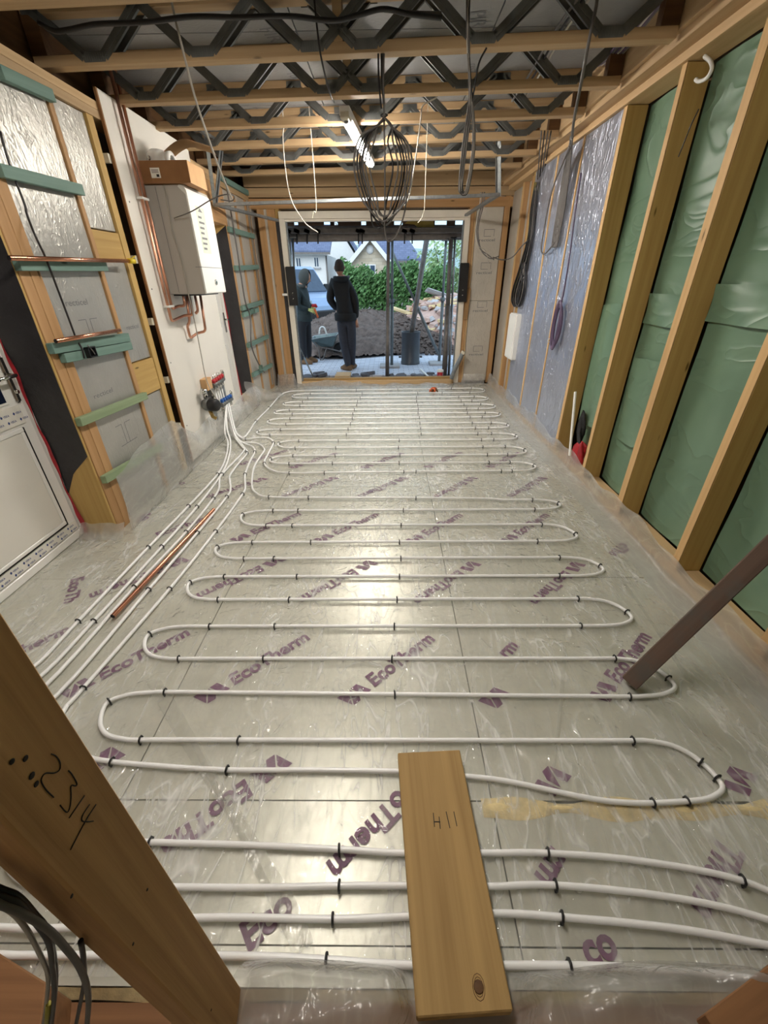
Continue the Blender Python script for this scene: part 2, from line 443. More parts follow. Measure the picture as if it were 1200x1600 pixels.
WL_, CAP = 0.382, 0.0665      # printed word length and capital height
def logo(mb, org, d, up):
    """the three slanted blocks that stand before each word"""
    o = Vector(org)
    for poly in ([(-.40, .163), (-.318, .164), (-.281, .088), (-.321, -.012)], [(-.312, -.024), (-.234, .153), (-.194, .042), (-.223, -.028)], [(-.219, .158), (-.133, .162), (-.053, -.007), (-.137, -.016)]):
        mb.add([o + d * (x * WL_) + up * (y * WL_) for x, y in poly], [(0, 1, 2, 3)])
_, _, _e0, _e1 = text_mesh('EcoTherm', .034)
PRINTS = [  # start px, end px, wording ('*' = the mark)
    ((90, 1094), (300, 993), '*EcoTherm'), ((306, 1101), (489, 1001), '*EcoTherm'), ((533, 1104), (687, 1002), '*EcoTherm'),
    ((766, 1112), (812, 1085), '*'), ((793, 1029), (816, 1004), 'rm'), ((922, 1118), (1034, 985), '*EcoTherm'), ((35, 1021), (105, 986), 'herm'),
    ((435, 872), (313, 923), '*EcoTherm'), ((586, 874), (459, 933), '*EcoTherm'), ((747, 876), (636, 935), '*EcoTherm'), ((908, 876), (817, 937), '*EcoTherm'),
    ((296, 870), (135, 927), '*EcoTherm'), ((971, 848), (944, 860), 'cThe'),
    ((370, 846), (466, 806), '*EcoTherm'), ((493, 848), (597, 806), '*EcoTherm'), ((637, 850), (730, 806), '*EcoTherm'), ((786, 851), (866, 805), '*EcoTherm'), ((225, 845), (352, 803), 'EcoTherm'),
    ((526, 744), (438, 773), '*EcoTherm'), ((636, 743), (554, 775), '*EcoTherm'), ((737, 744), (678, 774), '*EcoTherm'), ((853, 743), (785, 775), '*EcoTherm'), ((416, 745), (318, 775), '*EcoTherm'),
    ((460, 732), (524, 710), '*EcoTherm'), ((570, 732), (630, 710), '*EcoTherm'), ((672, 732), (720, 708), '*EcoTherm'), ((768, 731), (814, 709), '*EcoTherm'), ((380, 726), (446, 706), '*EcoTherm'),
    ((444, 1172), (238, 1300), '*EcoThe'), ((622, 1232), (486, 1368), 'oTherm'), ((868, 1190), (838, 1210), '*'), ((862, 1322), (824, 1388), 'rm'),
    ((1150, 1190), (1108, 1232), '*'), ((1124, 1305), (1040, 1400), 'Therm'), ((388, 1488), (440, 1455), 'Eco'), ((922, 1512), (972, 1492), 'co'),
    ((190, 1160), (150, 1182), '*'), ((112, 905), (98, 948), 'EcoTh'), ((400, 636), (415, 628), '*'), ((226, 815), (240, 795), '*'), ((287, 757), (297, 742), 'o'),
]
for (a, b, s) in PRINTS:
    A, B = FL(*a, z=-0.002), FL(*b, z=-0.002)
    d = (B - A); L = d.length; d.normalize(); ang = math.atan2(d.y, d.x)
    full = s in ('*EcoTherm', 'EcoTherm')
    for q in (math.radians(44), math.radians(-136)):
        if abs((ang - q + math.pi) % (2 * math.pi) - math.pi) < .5: ang = q + .3 * ((ang - q + math.pi) % (2 * math.pi) - math.pi)
    C = (A + B) / 2
    star = s.startswith('*'); word = s.lstrip('*')
    wl = WL_ * (lambda t: (t[3] - t[2]) / (_e1 - _e0))(text_mesh(word, .034)) if word else 0
    tot = wl + (.40 * WL_ if star else 0)
    d = Vector((math.cos(ang), math.sin(ang), 0)); up = Vector((-d.y, d.x, 0)); mb = MB()
    A = (C - d * tot / 2) if (word and full) else A
    E0 = A + d * (.40 * WL_) if star else A
    if star: logo(mb, E0, d, up)
    if word: text_into(mb, word, E0, E0 + d * wl, up, CAP, .034, .0008, (0, 0, 1))
    obj('printed_lettering', mb, 'mauve_print', floor)

# ---------------- roof boards and rim
ceiling = empty('ceiling', (0, 3, ZJ), kind='structure')
for k, y0 in enumerate(np.arange(-1.2, 7.2, 1.2)):
    for (x0, x1) in ((-2.15, -0.55), (-0.55, 0.65), (0.65, 1.85)):
        obj('insulation_board', MB().box(x0 + .004, x1 - .004, y0 + .004, y0 + 1.196, ZC, ZC + 0.1), 'foil_ceiling', ceiling)
mb = MB()
for (px, py, s, h) in ((735, 20, 'PIR', .09), (405, 45, 'PIR', .09), (500, 10, 'recticel', .05), (448, 115, '100', .07), (735, 100, 'recticel', .05), (480, 170, 'recticel', .05), (600, 172, 'recticel', .05), (395, 168, 'recticel', .05)):
    P = FL(px, py, ZC - 0.002); Lx = h * 0.62 * len(s)
    text_into(mb, s, P, P + Vector((0.2 * Lx, Lx, 0)), (1, -0.2, 0), h, 0.01, 0.0, (0, 0, -1))
obj('board_print', mb, 'grey_print', ceiling)

# joists: timber chords, pressed-steel webs (V's) on both faces
def web_mesh():
    """one steel V: plate on the bottom chord, two ribbed legs up to plates on the top chord"""
    mb = MB(); hw = 0.30; H = 0.254
    mb.add([(-0.085, 0, 0.055), (0.085, 0, 0.055), (0.06, 0, 0.012), (-0.06, 0, 0.012), (-0.085, -.003, 0.055), (0.085, -.003, 0.055), (0.06, -.003, 0.012), (-0.06, -.003, 0.012)],
           [(0, 1, 2, 3), (7, 6, 5, 4), (0, 4, 5, 1), (1, 5, 6, 2), (2, 6, 7, 3), (3, 7, 4, 0)])
    for q in range(9): mb.box(-0.052 + q * 0.013 - .002, -0.052 + q * 0.013 + .002, -.006, -.003, 0.016, 0.05)
    for sg in (-1, 1):
        a, b = Vector((sg * 0.06, -.0015, 0.035)), Vector((sg * hw, -.0015, H - 0.03)); d = (b - a).normalized(); nn = Vector((-d.z, 0, d.x))
        mb.bar(a, b, 0.048, 0.003, up=(0, 1, 0))
        for t in (-0.022, 0.022): mb.bar(a + nn * t + Vector((0, 0.006, 0)), b + nn * t + Vector((0, 0.006, 0)), 0.003, 0.016, up=(0, 1, 0))
        mb.bar(a + Vector((0, -.004, 0)), b + Vector((0, -.004, 0)), 0.012, 0.006, up=(0, 1, 0))
        mb.box(sg * hw - 0.05, sg * hw + 0.05, -.003, 0, H - 0.05, H - 0.008)
    return mb.mesh('metal_web')
WEB = web_mesh()
VX = [-1.63, -1.01, -0.40, -0.11, 0.51, 1.16]
def joist(yl, yr, full=True):
    a0, a1 = Vector((-1.99, yl + 0.004, 0)), Vector((1.49, yr, 0))
    d = (a1 - a0).normalized(); ang = math.atan2(d.y, d.x); R = Matrix.Rotation(ang, 3, 'Z')
    j = beam('joist', a0 + Vector((0, 0, ZJ + 0.0235)), a1 + Vector((0, 0, ZJ + 0.0235)), 0.072, 0.047, 'joist_pine', ceiling)
    WL[j.name] = a0 + Vector((0, 0, ZJ + 0.0235))
    def sub(name, me, loc, m, rot):
        o = bpy.data.objects.new(name, me); COL.objects.link(o); o.parent = j
        if len(me.materials) == 0: me.materials.append(MATS[m])
        o.matrix_local = R.to_4x4().inverted() @ Matrix.Translation(Vector(loc) - a0 - Vector((0, 0, ZJ + 0.0235))) @ rot.to_4x4()
        return o
    L = (a1 - a0).length
    sub('top_chord', MB().box(0, L, -.036, .036, -.0235, .0235).mesh('top_chord', (0, 0, 0), .002), a0 + Vector((0, 0, ZC - 0.0245)), 'joist_pine', R)
    sub('end_block', MB().box(0, .09, -.036, .036, 0, .16).mesh('end_block'), a1 + d * -0.09 + Vector((0, 0, ZJ + .047)), 'dark_timber', R)
    sub('end_block', MB().box(0, .09, -.036, .036, 0, .16).mesh('end_block'), a0 + Vector((0, 0, ZJ + .047)), 'dark_timber', R)
    t = (-0.258 - a0.x) / d.x
    sub('centre_block', MB().box(-.024, .024, -.036, .036, 0, .16).mesh('centre_block'), a0 + d * t + Vector((0, 0, ZJ + .047)), 'joist_pine', R)
    if full:
        n = Vector((-d.y, d.x, 0))
        for x in VX:
            p = a0 + d * ((x - a0.x) / d.x) + Vector((0, 0, ZJ))
            sub('metal_web', WEB, p - n * 0.0365, 'web_steel', R)
            sub('metal_web', WEB, p + n * 0.0365, 'web_steel', R @ Matrix.Rotation(math.pi, 3, 'Z'))
JOISTS = [(3.275, 3.075), (3.835, 3.665), (4.38, 4.205), (4.955, 4.75), (5.53, 5.35), (6.06, 5.87), (2.66, 2.49), (2.06, 1.9), (1.46, 1.3), (0.86, 0.7), (0.26, 0.1)]
for k, (l_, r_) in enumerate(JOISTS): joist(l_, r_, k < 8)

# ---------------- left wall
wl = empty('wall_left', (-2.0, 3, 0), kind='structure')
WA = [-2.05, XL]
def lstud(y0, y1, z0, z1, m='orange_pine', x0=-2.03, x1=XL, name='stud'):
    return beam(name, ((x0 + x1) / 2, (y0 + y1) / 2, z0), ((x0 + x1) / 2, (y0 + y1) / 2, z1), y1 - y0, x1 - x0, m, wl, up=(1, 0, 0))
obj('sheathing', MB().box(-2.24, -2.2, -1.2, 7.2, -0.1, 2.9), mat('sheathing', (120, 92, 62), 0.9), wl)
beam('top_plate', (-1.95, -1.2, 2.443), (-1.95, 7.0, 2.443), 0.16, 0.045, 'joist_pine', wl)
beam('top_plate', (-1.95, -1.2, 2.489), (-1.95, 7.0, 2.489), 0.16, 0.045, 'pine', wl)
beam('rim_board', (-2.03, -1.2, 2.66), (-2.03, 7.0, 2.66), 0.04, 0.29, 'dark_timber', wl)
beam('header', (-1.95, -1.2, 2.30), (-1.95, 2.38, 2.30), 0.16, 0.23, 'orange_pine', wl)
lstud(2.382, 2.452, -0.02, 2.42); lstud(2.456, 2.53, -0.02, 2.42)
beam('reveal_board', (-1.985, 2.371, -0.02), (-1.985, 2.371, 2.42), 0.018, 0.22, 'treated_pine', wl, up=(1, 0, 0))
# dark damp-proof strip on the reveal, bottom cut on a slant, with red tape down the frame
def dpcfn(u, v):
    zt = 2.42; zb = 0.37 + (0.56 - 0.37) * u if u > 0.4 else 0.30 + 0.37 * u
    return (-2.095 + u * 0.222, 2.357 + 0.004 * math.sin(9 * v + 3 * u), zb + (zt - zb) * v)
obj('damp_proof_strip', MB().grid(dpcfn, 8, 24), 'dpc', wl)
def tapefn(u, v):
    z = v * 1.25; return (-2.10 + u * (0.016 + 0.008 * math.sin(v * 17) + 0.05 * max(0, 0.25 - v)), 2.352 + 0.003 * math.sin(v * 40 + u * 5), z)
obj('red_tape', MB().grid(tapefn, 3, 40), 'red_tape', wl)
def lins(y0, y1, z0, z1, m='foil_grey', x=-1.888, name='insulation_board'):
    return obj(name, MB().box(-2.02, x, y0 + .003, y1 - .003, z0 + .003, z1 - .003), m, wl, bevel=0.003)
lins(2.53, 3.075, -0.02, 1.18); lins(2.53, 3.075, 1.18, 2.42)
lstud(3.075, 3.115, -0.02, 2.42, 'orange_pine', x1=-1.876)
for (z0, z1, kind) in ((-0.02, 0.73, 0), (0.73, 0.98, 1), (0.98, 1.63, 0), (1.63, 1.80, 1), (1.80, 2.42, 0)):
    if kind: beam('blocking', (-1.95, 3.118, (z0 + z1) / 2), (-1.95, 3.42, (z0 + z1) / 2), 0.14, z1 - z0 - .01, 'treated_pine', wl)
    else: lins(3.115, 3.42, z0, z1, x=-1.892)
lstud(3.42, 3.49, -0.02, 2.42, 'treated_pine', x1=-1.874)
lstud(3.49, 3.535, -0.02, 2.42, 'dark_timber', x1=-1.93)
mb = MB()
for (y, z, s, h, ln) in ((2.66, 1.38, 'recticel', .035, .2), (3.2, 0.4, 'recticel', .03, .16), (3.2, 1.2, 'recticel', .03, .16), (2.62, 0.85, 'recticel', .03, .2)):
    text_into(mb, s, (-1.8868, y, z), (-1.8868, y + ln, z), (0, 0, 1), h, 0.0, 0.0, (1, 0, 0))
for (y, z) in ((2.72, 1.22), (2.72, 0.55)):
    for (a, b) in (((0, 0.08), (0.07, 0.08)), ((0.07, 0.08), (0.07, -0.06)), ((0.11, -0.06), (0.11, 0.08)), ((0.11, 0.08), (0.18, 0.08)), ((0.0, -0.06), (0.20, -0.06))):
        mb.bar((-1.8868, y + a[0], z + a[1]), (-1.8868, y + b[0], z + b[1]), 0.004, 0.0006, up=(1, 0, 0))
obj('board_print', mb, 'grey_print', wl)
# green-tinted battens across the first bay
NOG = [((0, 112), (82, 150), 'green_timber'), ((0, 266), (128, 297), 'green_timber'), ((20, 413), (165, 416), 'green_timber'), ((80, 545), (200, 527), 'green_timber'),
       ((99, 560), (204, 540), 'green_timber'), ((124, 660), (228, 618), 'green_timber_pale'), ((163, 750), (252, 698), 'green_timber_pale')]
for k, (a, b, m) in enumerate(NOG):
    A, B = LW(*a, x=-1.845), LW(*b, x=-1.845); z = (A.z + B.z) / 2
    y0, y1 = max(A.y, 2.36), B.y
    beam('batten', (-1.85, y0, A.z), (-1.85, y1, B.z), 0.036, 0.055 if k < 4 else 0.05, m, wl)
# the board the boiler hangs on
obj('boiler_board', MB().box(-1.866, -1.852, 3.585, 4.95, 0.02, 2.58), 'white_board', wl, bevel=0.001)
obj('board_edge', MB().box(-1.868, -1.851, 3.568, 3.584, 0.02, 2.58), 'cardboard', wl)
for z in (0.35, 0.75, 1.2, 1.62, 2.2): obj('spacer_block', MB().box(-1.91, -1.869, 3.538, 3.566, z, z + .05), 'cream_plastic', wl)
for z in (0.35, 0.9, 1.45, 2.0):
    obj('board_screw', MB().lathe([(0, 0), (0.006, 0), (0.005, 0.002), (0, 0.002)], (-1.852, 3.63, z), 8, (1, 0, 0)), 'black_plastic', wl)
lstud(4.90, 4.95, -0.02, 2.42, 'dark_timber', x1=-1.868)
# far reveal and far bay (face swings in a little towards the garden)
beam('header', (-1.95, 4.95, 2.24), (-1.95, 5.75, 2.24), 0.16, 0.36, 'orange_pine', wl)
def XB(y): return -1.885 + 0.035 * (y - 5.75) / 1.3
obj('damp_proof_strip', MB().grid(lambda u, v: (-2.06 + u * 0.185, 5.735 + .003 * math.sin(v * 20 + u * 3), 0.14 + v * 1.92 - (0.12 * (1 - u) if v > .99 else 0)), 4, 16), 'dpc', wl)
beam('reveal_board', (-1.975, 5.748, -0.02), (-1.975, 5.748, 2.42), 0.02, 0.18, 'treated_pine', wl, up=(1, 0, 0))
obj('red_tape', MB().grid(lambda u, v: (-2.06 + u * (0.016 + .008 * math.sin(v * 13)), 5.728, v * 1.85), 2, 24), 'red_tape', wl)
for (y0, y1, m) in ((5.76, 5.84, 'orange_pine'), (6.62, 6.80, 'orange_pine')): lstud(y0, y1, -0.02, 2.42, m, x1=XB(y0))
lins(5.84, 6.22, -0.02, 2.42, 'foil_back', XB(6) - .012); lstud(6.22, 6.27, -0.02, 2.42, 'orange_pine', x1=XB(6.2) - .004); lins(6.27, 6.62, -0.02, 2.42, 'foil_back', XB(6.4) - .012)
FN = [((345, 276), (397, 300)), ((357, 357), (404, 363)), ((370, 419), (411, 418)), ((380, 482), (420, 470)), ((384, 492), (410, 482)), ((390, 540), (428, 521)), ((399, 585), (434, 563))]
for k, (a, b) in enumerate(FN):
    A, B = LW(*a, x=-1.84), LW(*b, x=-1.84)
    beam('batten', (XB(A.y) + .02, 5.78, A.z), (XB(6.7) + .02, 6.72 if k != 4 else 6.4, B.z if abs(B.z - A.z) < .05 else A.z), 0.036, 0.055, 'green_timber', wl)
lins(6.80, 7.0, -0.02, 2.42, 'foil_back', XB(6.8) - .004); obj('foil_strip', MB().box(XB(6.7) + .001, XB(6.7) + .006, 6.655, 6.735, 0.05, 2.42), 'foil_grey', wl)

# ---------------- right wall
wr = empty('wall_right', (1.7, 3, 0), kind='structure')
obj('sheathing', MB().box(1.90, 1.93, -1.2, 7.2, -0.1, 2.9), mat('sheathing', (120, 92, 62), 0.9), wr)
beam('sole_plate', (XR + .07, -1.2, 0.022), (XR + .07, 6.8, 0.022), 0.14, 0.045, 'pine', wr)
beam('top_plate', (XR + .06, -1.2, 2.525), (XR + .06, 6.8, 2.525), 0.16, 0.045, 'pine', wr)
beam('top_plate', (XR + .03, -1.2, 2.571), (XR + .03, 6.8, 2.571), 0.26, 0.045, 'joist_pine', wr)
beam('rim_board', (1.515, -1.2, 2.70), (1.515, 6.8, 2.70), 0.045, 0.215, 'joist_pine', wr)
def rstud(yf, wd, m='treated_pine', z1=2.5, x0=XR, x1=XR + .14):
    s = beam('stud', ((x0 + x1) / 2 + .003, yf - wd / 2, 0.045), ((x0 + x1) / 2 + .003, yf - wd / 2, z1), wd, x1 - x0 - .006, m, wr, up=(1, 0, 0))
    e = beam('stud_edge', (x0 + .0015, yf - wd / 2, 0.045), (x0 + .0015, yf - wd / 2, z1), wd - .001, .003, 'stud_edge', wr, up=(1, 0, 0), bevel=0)
    return s
for yf, wd in ((3.80, .05), (3.165, .045), (2.565, .06), (1.905, .048), (1.285, .048), (0.68, .045), (0.08, .045)): rstud(yf, wd)
# green membrane, bay by bay, sagging between the studs
BY = [(3.75, 3.165), (3.12, 2.565), (2.505, 1.905), (1.857, 1.285), (1.237, .68), (.635, .08), (.035, -1.1)]
for k, (ya, ybk) in enumerate(BY):
    def gm(u, v, ya=ya, ybk=ybk, k=k):
        y = ya + (ybk - ya) * u; z = 0.05 + 2.445 * v
        x = 1.775 - 0.010 * math.sin(math.pi * u) + 0.0035 * math.sin(9 * v + 6 * u + k * 2) + 0.0025 * math.sin(26 * (v + u * .35) + k)
        if k == 0 and v < 0.32 and u < 0.75: x += (0.32 - v) * 0.16 * (0.75 - u)
        return (x, y, z)
    obj('green_membrane', MB().grid(gm, 14, 48), 'green_membrane', wr)
# loose doubled flaps and taped laps in the membrane
def flap(y0, y1, z0, z1, x, name='membrane_lap', k=0):
    obj(name, MB().grid(lambda u, v: (x - .005 + .006 * math.sin(9 * u + 4 * v + k) - .012 * (1 - v) * math.sin(math.pi * u), y0 + (y1 - y0) * u + .03 * (v - .5) * (1 if k else 0), z0 + (z1 - z0) * v + .03 * u * (k % 2)), 8, 16), 'green_membrane', wr)
flap(2.50, 1.91, 1.28, 1.46, 1.757); flap(3.10, 2.58, 1.22, 1.40, 1.757); flap(1.85, 1.30, 1.30, 1.48, 1.757); flap(3.05, 2.62, 0.42, 1.0, 1.755, k=1); flap(3.70, 3.40, 0.35, 1.3, 1.75, k=3)
# silver boards with thin timber strips showing at the joints
RB = [(3.805, 4.43), (4.455, 5.02), (5.05, 5.72)]
for (a, b) in RB: obj('foil_board', MB().box(XR + .004, XR + .13, a + .004, b - .004, 0.05, 2.5), 'foil_sky_tint', wr, bevel=0.003)
for y in (4.4425, 5.035): beam('timber_strip', (XR + .02, y, 0.05), (XR + .02, y, 2.5), 0.024 if y < 4.6 else .03, 0.045, 'stud_edge', wr, up=(1, 0, 0))
beam('timber_strip', (XR + .06, 5.737, 0.05), (XR + .06, 5.737, 2.5), 0.03, 0.12, 'treated_pine', wr, up=(1, 0, 0))
obj('insulation_board', MB().box(1.72, 1.85, 5.76, 6.25, 0.05, 2.5), 'foil_back', wr); rstud(6.33, .07, 'orange_pine', x0=1.66, x1=1.8)
obj('insulation_board', MB().box(1.71, 1.85, 6.34, 6.93, 0.05, 2.5), 'foil_back', wr)
beam('stud', (1.70, 5.92, 0.05), (1.70, 5.92, 2.5), .05, .09, 'orange_pine', wr, up=(1, 0, 0))

# ---------------- garden wall with the big opening
wb = empty('wall_back', (0, 6.95, 0), kind='structure')
OX0, OX1, OZ = -1.47, 1.125, 2.315
def bx(name, x0, x1, z0, z1, m, dy0=-0.0, dy1=0.16, bev=0.002):
    mb = MB(); y0, y1 = yb(x0), yb(x1)
    mb.add([(x0, y0 + dy0, z0), (x1, y1 + dy0, z0), (x1, y1 + dy1, z0), (x0, y0 + dy1, z0), (x0, y0 + dy0, z1), (x1, y1 + dy0, z1), (x1, y1 + dy1, z1), (x0, y0 + dy1, z1)],
           [(3, 2, 1, 0), (4, 5, 6, 7), (0, 1, 5, 4), (1, 2, 6, 5), (2, 3, 7, 6), (3, 0, 4, 7)])
    return obj(name, mb, m, wb, bev)
def bstud(x, wd, z0, z1, m='orange_pine', dy=0.0):
    return beam('stud', (x, yb(x) + dy + .07, z0), (x, yb(x) + dy + .07, z1), wd, .14, m, wb, up=(0, 1, 0))
obj('insulation_board', MB().box(-1.70, -1.655, 6.87, 7.0, 0.03, 2.42), 'foil_back', wb); obj('damp_proof_strip', MB().box(-1.545, -1.49, 6.845, 6.85, 0.0, 2.2), 'dpc', wb); bstud(-1.60, .11, 0, 2.42); bstud(-1.515, .05, 0, 2.42, 'treated_pine', .01); bstud(-1.74, .09, 0, 2.42)
bstud(1.165, .07, 0, 2.42, 'orange_pine'); bstud(1.215, .022, 0, 2.42, 'pine', -.004)
obj('insulation_board', MB().box(1.232, 1.60, 6.95, 7.08, 0.03, 1.2), 'foil_back', wb); obj('insulation_board', MB().box(1.232, 1.60, 6.95, 7.08, 1.205, 2.52), 'foil_back', wb)
bstud(1.645, .075, 0, 2.5, 'orange_pine', -.02)
mb = MB()
for z in (0.42, 1.05, 1.55, 1.95):
    text_into(mb, 'recticel', (1.30, 6.9485, z), (1.52, 6.9485, z), (0, 0, 1), .035, .012, 0, (0, -1, 0))
    for (a, b) in (((.06, .06), (.16, .06)), ((.06, .06), (.06, .14)), ((.06, .14), (.2, .14)), ((.2, .14), (.2, .06))): mb.bar((1.30 + a[0], 6.9488, z + a[1]), (1.30 + b[0], 6.9488, z + b[1]), .006, .0006, up=(0, 1, 0))
obj('board_print', mb, 'grey_print', wb)
beam('lintel', (-1.9, yb(-1.9) + .05, 2.40), (1.75, yb(1.75) + .05, 2.40), 0.14, 0.11, 'orange_pine', wb)
beam('lintel', (-1.9, yb(-1.9) + .03, 2.515), (1.75, yb(1.75) + .03, 2.515), 0.14, 0.10, 'joist_pine', wb)
beam('lintel', (-1.9, yb(-1.9) + .0, 2.65), (1.6, yb(1.6) - .0, 2.65), 0.10, 0.15, 'joist_pine', wb)
bx('outer_skin', -2.3, OX0, -.1, 2.9, 'dark_timber', .17, .28); bx('outer_skin', OX1, 2.0, -.1, 2.9, 'dark_timber', .17, .28); bx('outer_skin', OX0, OX1, 2.33, 2.9, 'dark_timber', .17, .28)
bx('threshold_timber', OX0 + .05, OX1 - .05, -0.02, 0.055, 'pine', -.02, .10)
bx('threshold_timber', OX0 + .05, OX1 - .02, 0.055, 0.085, 'old_pine', .05, .14)
# rear wall behind the photographer closes the room
rear = obj('wall_rear', MB().box(-2.2, 1.9, -1.25, -1.2, -0.1, 2.9), mat('plasterboard', (196, 186, 172), 0.8), kind='structure')

# white frame of the opening
dr = empty('door_3', (0, yb(0), 0), kind='structure')
def fr(name, x0, x1, z0, z1, m='white_paint', dy0=-.03, dy1=.06):
    y0, y1 = yb(x0), yb(x1)
    mb = MB().add([(x0, y0 + dy0, z0), (x1, y1 + dy0, z0), (x1, y1 + dy1, z0), (x0, y0 + dy1, z0), (x0, y0 + dy0, z1), (x1, y1 + dy0, z1), (x1, y1 + dy1, z1), (x0, y0 + dy1, z1)],
           [(3, 2, 1, 0), (4, 5, 6, 7), (0, 1, 5, 4), (1, 2, 6, 5), (2, 3, 7, 6), (3, 0, 4, 7)])
    return obj(name, mb, m, dr, .003)
fr('frame_head', OX0 - .02, OX1 + .02, OZ - .085, OZ); fr('frame_head', OX0 + .05, OX1 - .05, OZ - .115, OZ - .087, dy0=-.01)
fr('frame_jamb', OX0 - .02, OX0 + .055, 0.0, OZ - .087); fr('frame_jamb', OX1 - .055, OX1 + .02, 0.0, OZ - .087)
fr('frame_lining', OX0 + .056, OX0 + .075, 0.06, OZ - .12, 'galv', .0, .05); fr('frame_lining', OX1 - .075, OX1 - .056, 0.06, OZ - .12, 'galv', .0, .05)
for (x, sg) in ((OX0 + .07, 1), (OX1 - .02, -1)):
    c = Vector((x, yb(x) - .055, 1.42 if sg > 0 else 1.44)); hh = .25
    mb = MB().box(c.x - .065, c.x + .065, c.y - .03, c.y + .02, c.z - hh, c.z + hh)
    bb = obj('black_cover', mb, 'black_plastic', dr, .006, 2)
    mb = MB()
    for q in (-.16, -.09): mb.lathe([(0, 0), (.008, 0), (.007, .004), (0, .004)], (c.x, c.y - .03, c.z + q), 8, (0, -1, 0))
    obj('cover_screw', mb, 'chrome', bb)
obj('frame_clip', MB().box(OX0 - .09, OX0 - .01, yb(OX0) - .045, yb(OX0) - .03, 1.3, 1.33), 'white_plastic', dr)

# ---------------- door 1: white panelled door on the left
d1 = empty('door_1', (-2.12, 1.9, 0), kind='structure')
obj('frame_jamb', MB().box(-2.18, -2.10, 2.352, 2.425, 0.0, 2.16), 'white_upvc', d1, .004)
obj('frame_jamb', MB().box(-2.18, -2.10, 1.20, 1.275, 0.0, 2.16), 'white_upvc', d1, .004)
obj('frame_head', MB().box(-2.18, -2.10, 1.276, 2.351, 2.09, 2.16), 'white_upvc', d1, .004)
obj('frame_sill', MB().box(-2.18, -2.098, 1.276, 2.351, 0.0, 0.05), 'white_upvc', d1, .004)
leaf = obj('door_leaf', MB().box(-2.17, -2.112, 1.28, 2.345, 0.055, 2.085), 'white_upvc', d1, .004)
mb = MB()
for (a, b, c_, e) in ((1.36, 2.262, .13, .155), (1.36, 2.262, .755, .78)): mb.box(-2.112, -2.104, a, b, c_, e)
for (a, b) in ((1.36, 1.385), (2.237, 2.262)): mb.box(-2.112, -2.1045, a, b, .155, .755)
obj('panel_bead', mb, 'white_upvc', leaf, .004)
obj('lower_panel', MB().box(-2.112, -2.109, 1.387, 2.235, .157, .753), 'white_board', leaf)
obj('gasket', MB().box(-2.112, -2.1035, 2.2635, 2.2675, .13, .78).box(-2.112, -2.1035, 1.36, 2.2675, .1245, .1285), 'black_rubber', leaf)
obj('glass_pane', MB().box(-2.112, -2.106, 1.38, 2.235, .93, 1.98), 'navy_glass', leaf)
mb = MB().box(-2.112, -2.105, 2.236, 2.25, .915, 1.99).box(-2.112, -2.105, 1.36, 2.236, .915, .929); obj('panel_bead', mb, 'white_upvc', leaf, .003)
hd = obj('handle_plate', MB().box(-2.112, -2.096, 2.295, 2.33, .91, 1.16), 'chrome', leaf, .008, 2)
mb = MB().tube([(-2.10, 2.312, 1.06), (-2.055, 2.312, 1.06), (-2.05, 2.30, 1.06), (-2.05, 2.19, 1.058)], .010, 8); obj('lever', mb, 'chrome', hd)
obj('lock_cylinder', MB().lathe([(.011, 0), (.011, .012), (0, .012)], (-2.096, 2.312, .97), 12, (1, 0, 0)), 'chrome', hd)
# protective tape with blue lettering
def veka(mb, y, z, d, up, s):
    d, up = Vector(d), Vector(up)
    o = Vector((TX, y, z))
    text_into(mb, 'VEKA', o, o + d * (s * 2.1), up, s * .62, .02, 0, (1, 0, 0))
    c = o + d * (s * -.65) + up * (s * .3)
    mb.add([c + d * (s * .42), c + up * (s * .5), c - d * (s * .42), c - up * (s * .5)], [(0, 1, 2, 3)])
obj('film_strip', MB().box(-2.112, -2.1035, 1.30, 2.33, .058, .118), 'paper', leaf, .0)
TX = -2.1028; mb = MB()
for k in range(11):
    veka(mb, 1.33 + k * .093, .094, (0, 1, 0), (0, 0, 1), .019); veka(mb, 1.33 + k * .093 + .018, .066, (0, 1, 0), (0, 0, 1), .019)
obj('film_print', mb, 'blue_print', leaf)
obj('film_strip', MB().box(-2.112, -2.1035, 1.30, 2.30, .80, .90), 'paper', leaf)
mb = MB()
for k in range(8):
    veka(mb, 1.66 + k * .085, .858, (0, 1, 0), (0, 0, 1), .019); veka(mb, 1.66 + k * .085 + .03, .82, (0, 1, 0), (0, 0, 1), .019)
obj('film_print', mb, 'blue_print', leaf)
TX = -2.0992; mb = MB()
for k in range(15): veka(mb, 2.366, 0.12 + k * .125, (0, 0, -1), (0, 1, 0), .019)
obj('film_print', mb, 'blue_print', d1)

# ---------------- door 2: far white door in its recess
d2 = empty('door_2', (-2.07, 5.5, 0), kind='structure')
obj('frame_jamb', MB().box(-2.13, -2.05, 5.655, 5.725, 0, 2.06), 'white_upvc', d2, .004)
obj('frame_head', MB().box(-2.13, -2.05, 4.95, 5.654, 2.0, 2.06), 'white_upvc', d2, .004)
lf = obj('door_leaf', MB().box(-2.12, -2.06, 4.96, 5.652, 0.04, 1.998), 'white_upvc', d2, .004)
obj('glass_pane', MB().box(-2.06, -2.054, 5.40, 5.49, 1.0, 1.85), mat('grey_glass', (88, 110, 130), .1), lf)
mb = MB()
for (a, b, c_, e) in ((5.395, 5.495, .985, 1.0), (5.395, 5.495, 1.85, 1.865), (5.33, 5.52, .20, .215), (5.33, 5.52, .80, .815)): mb.box(-2.06, -2.05, a, b, c_, e)
for y in (5.33, 5.505): mb.box(-2.06, -2.05, y, y + .015, .215, .80)
for y in (5.385, 5.492): mb.box(-2.06, -2.05, y, y + .012, 1.0, 1.85)
obj('panel_bead', mb, 'white_upvc', lf, .003)
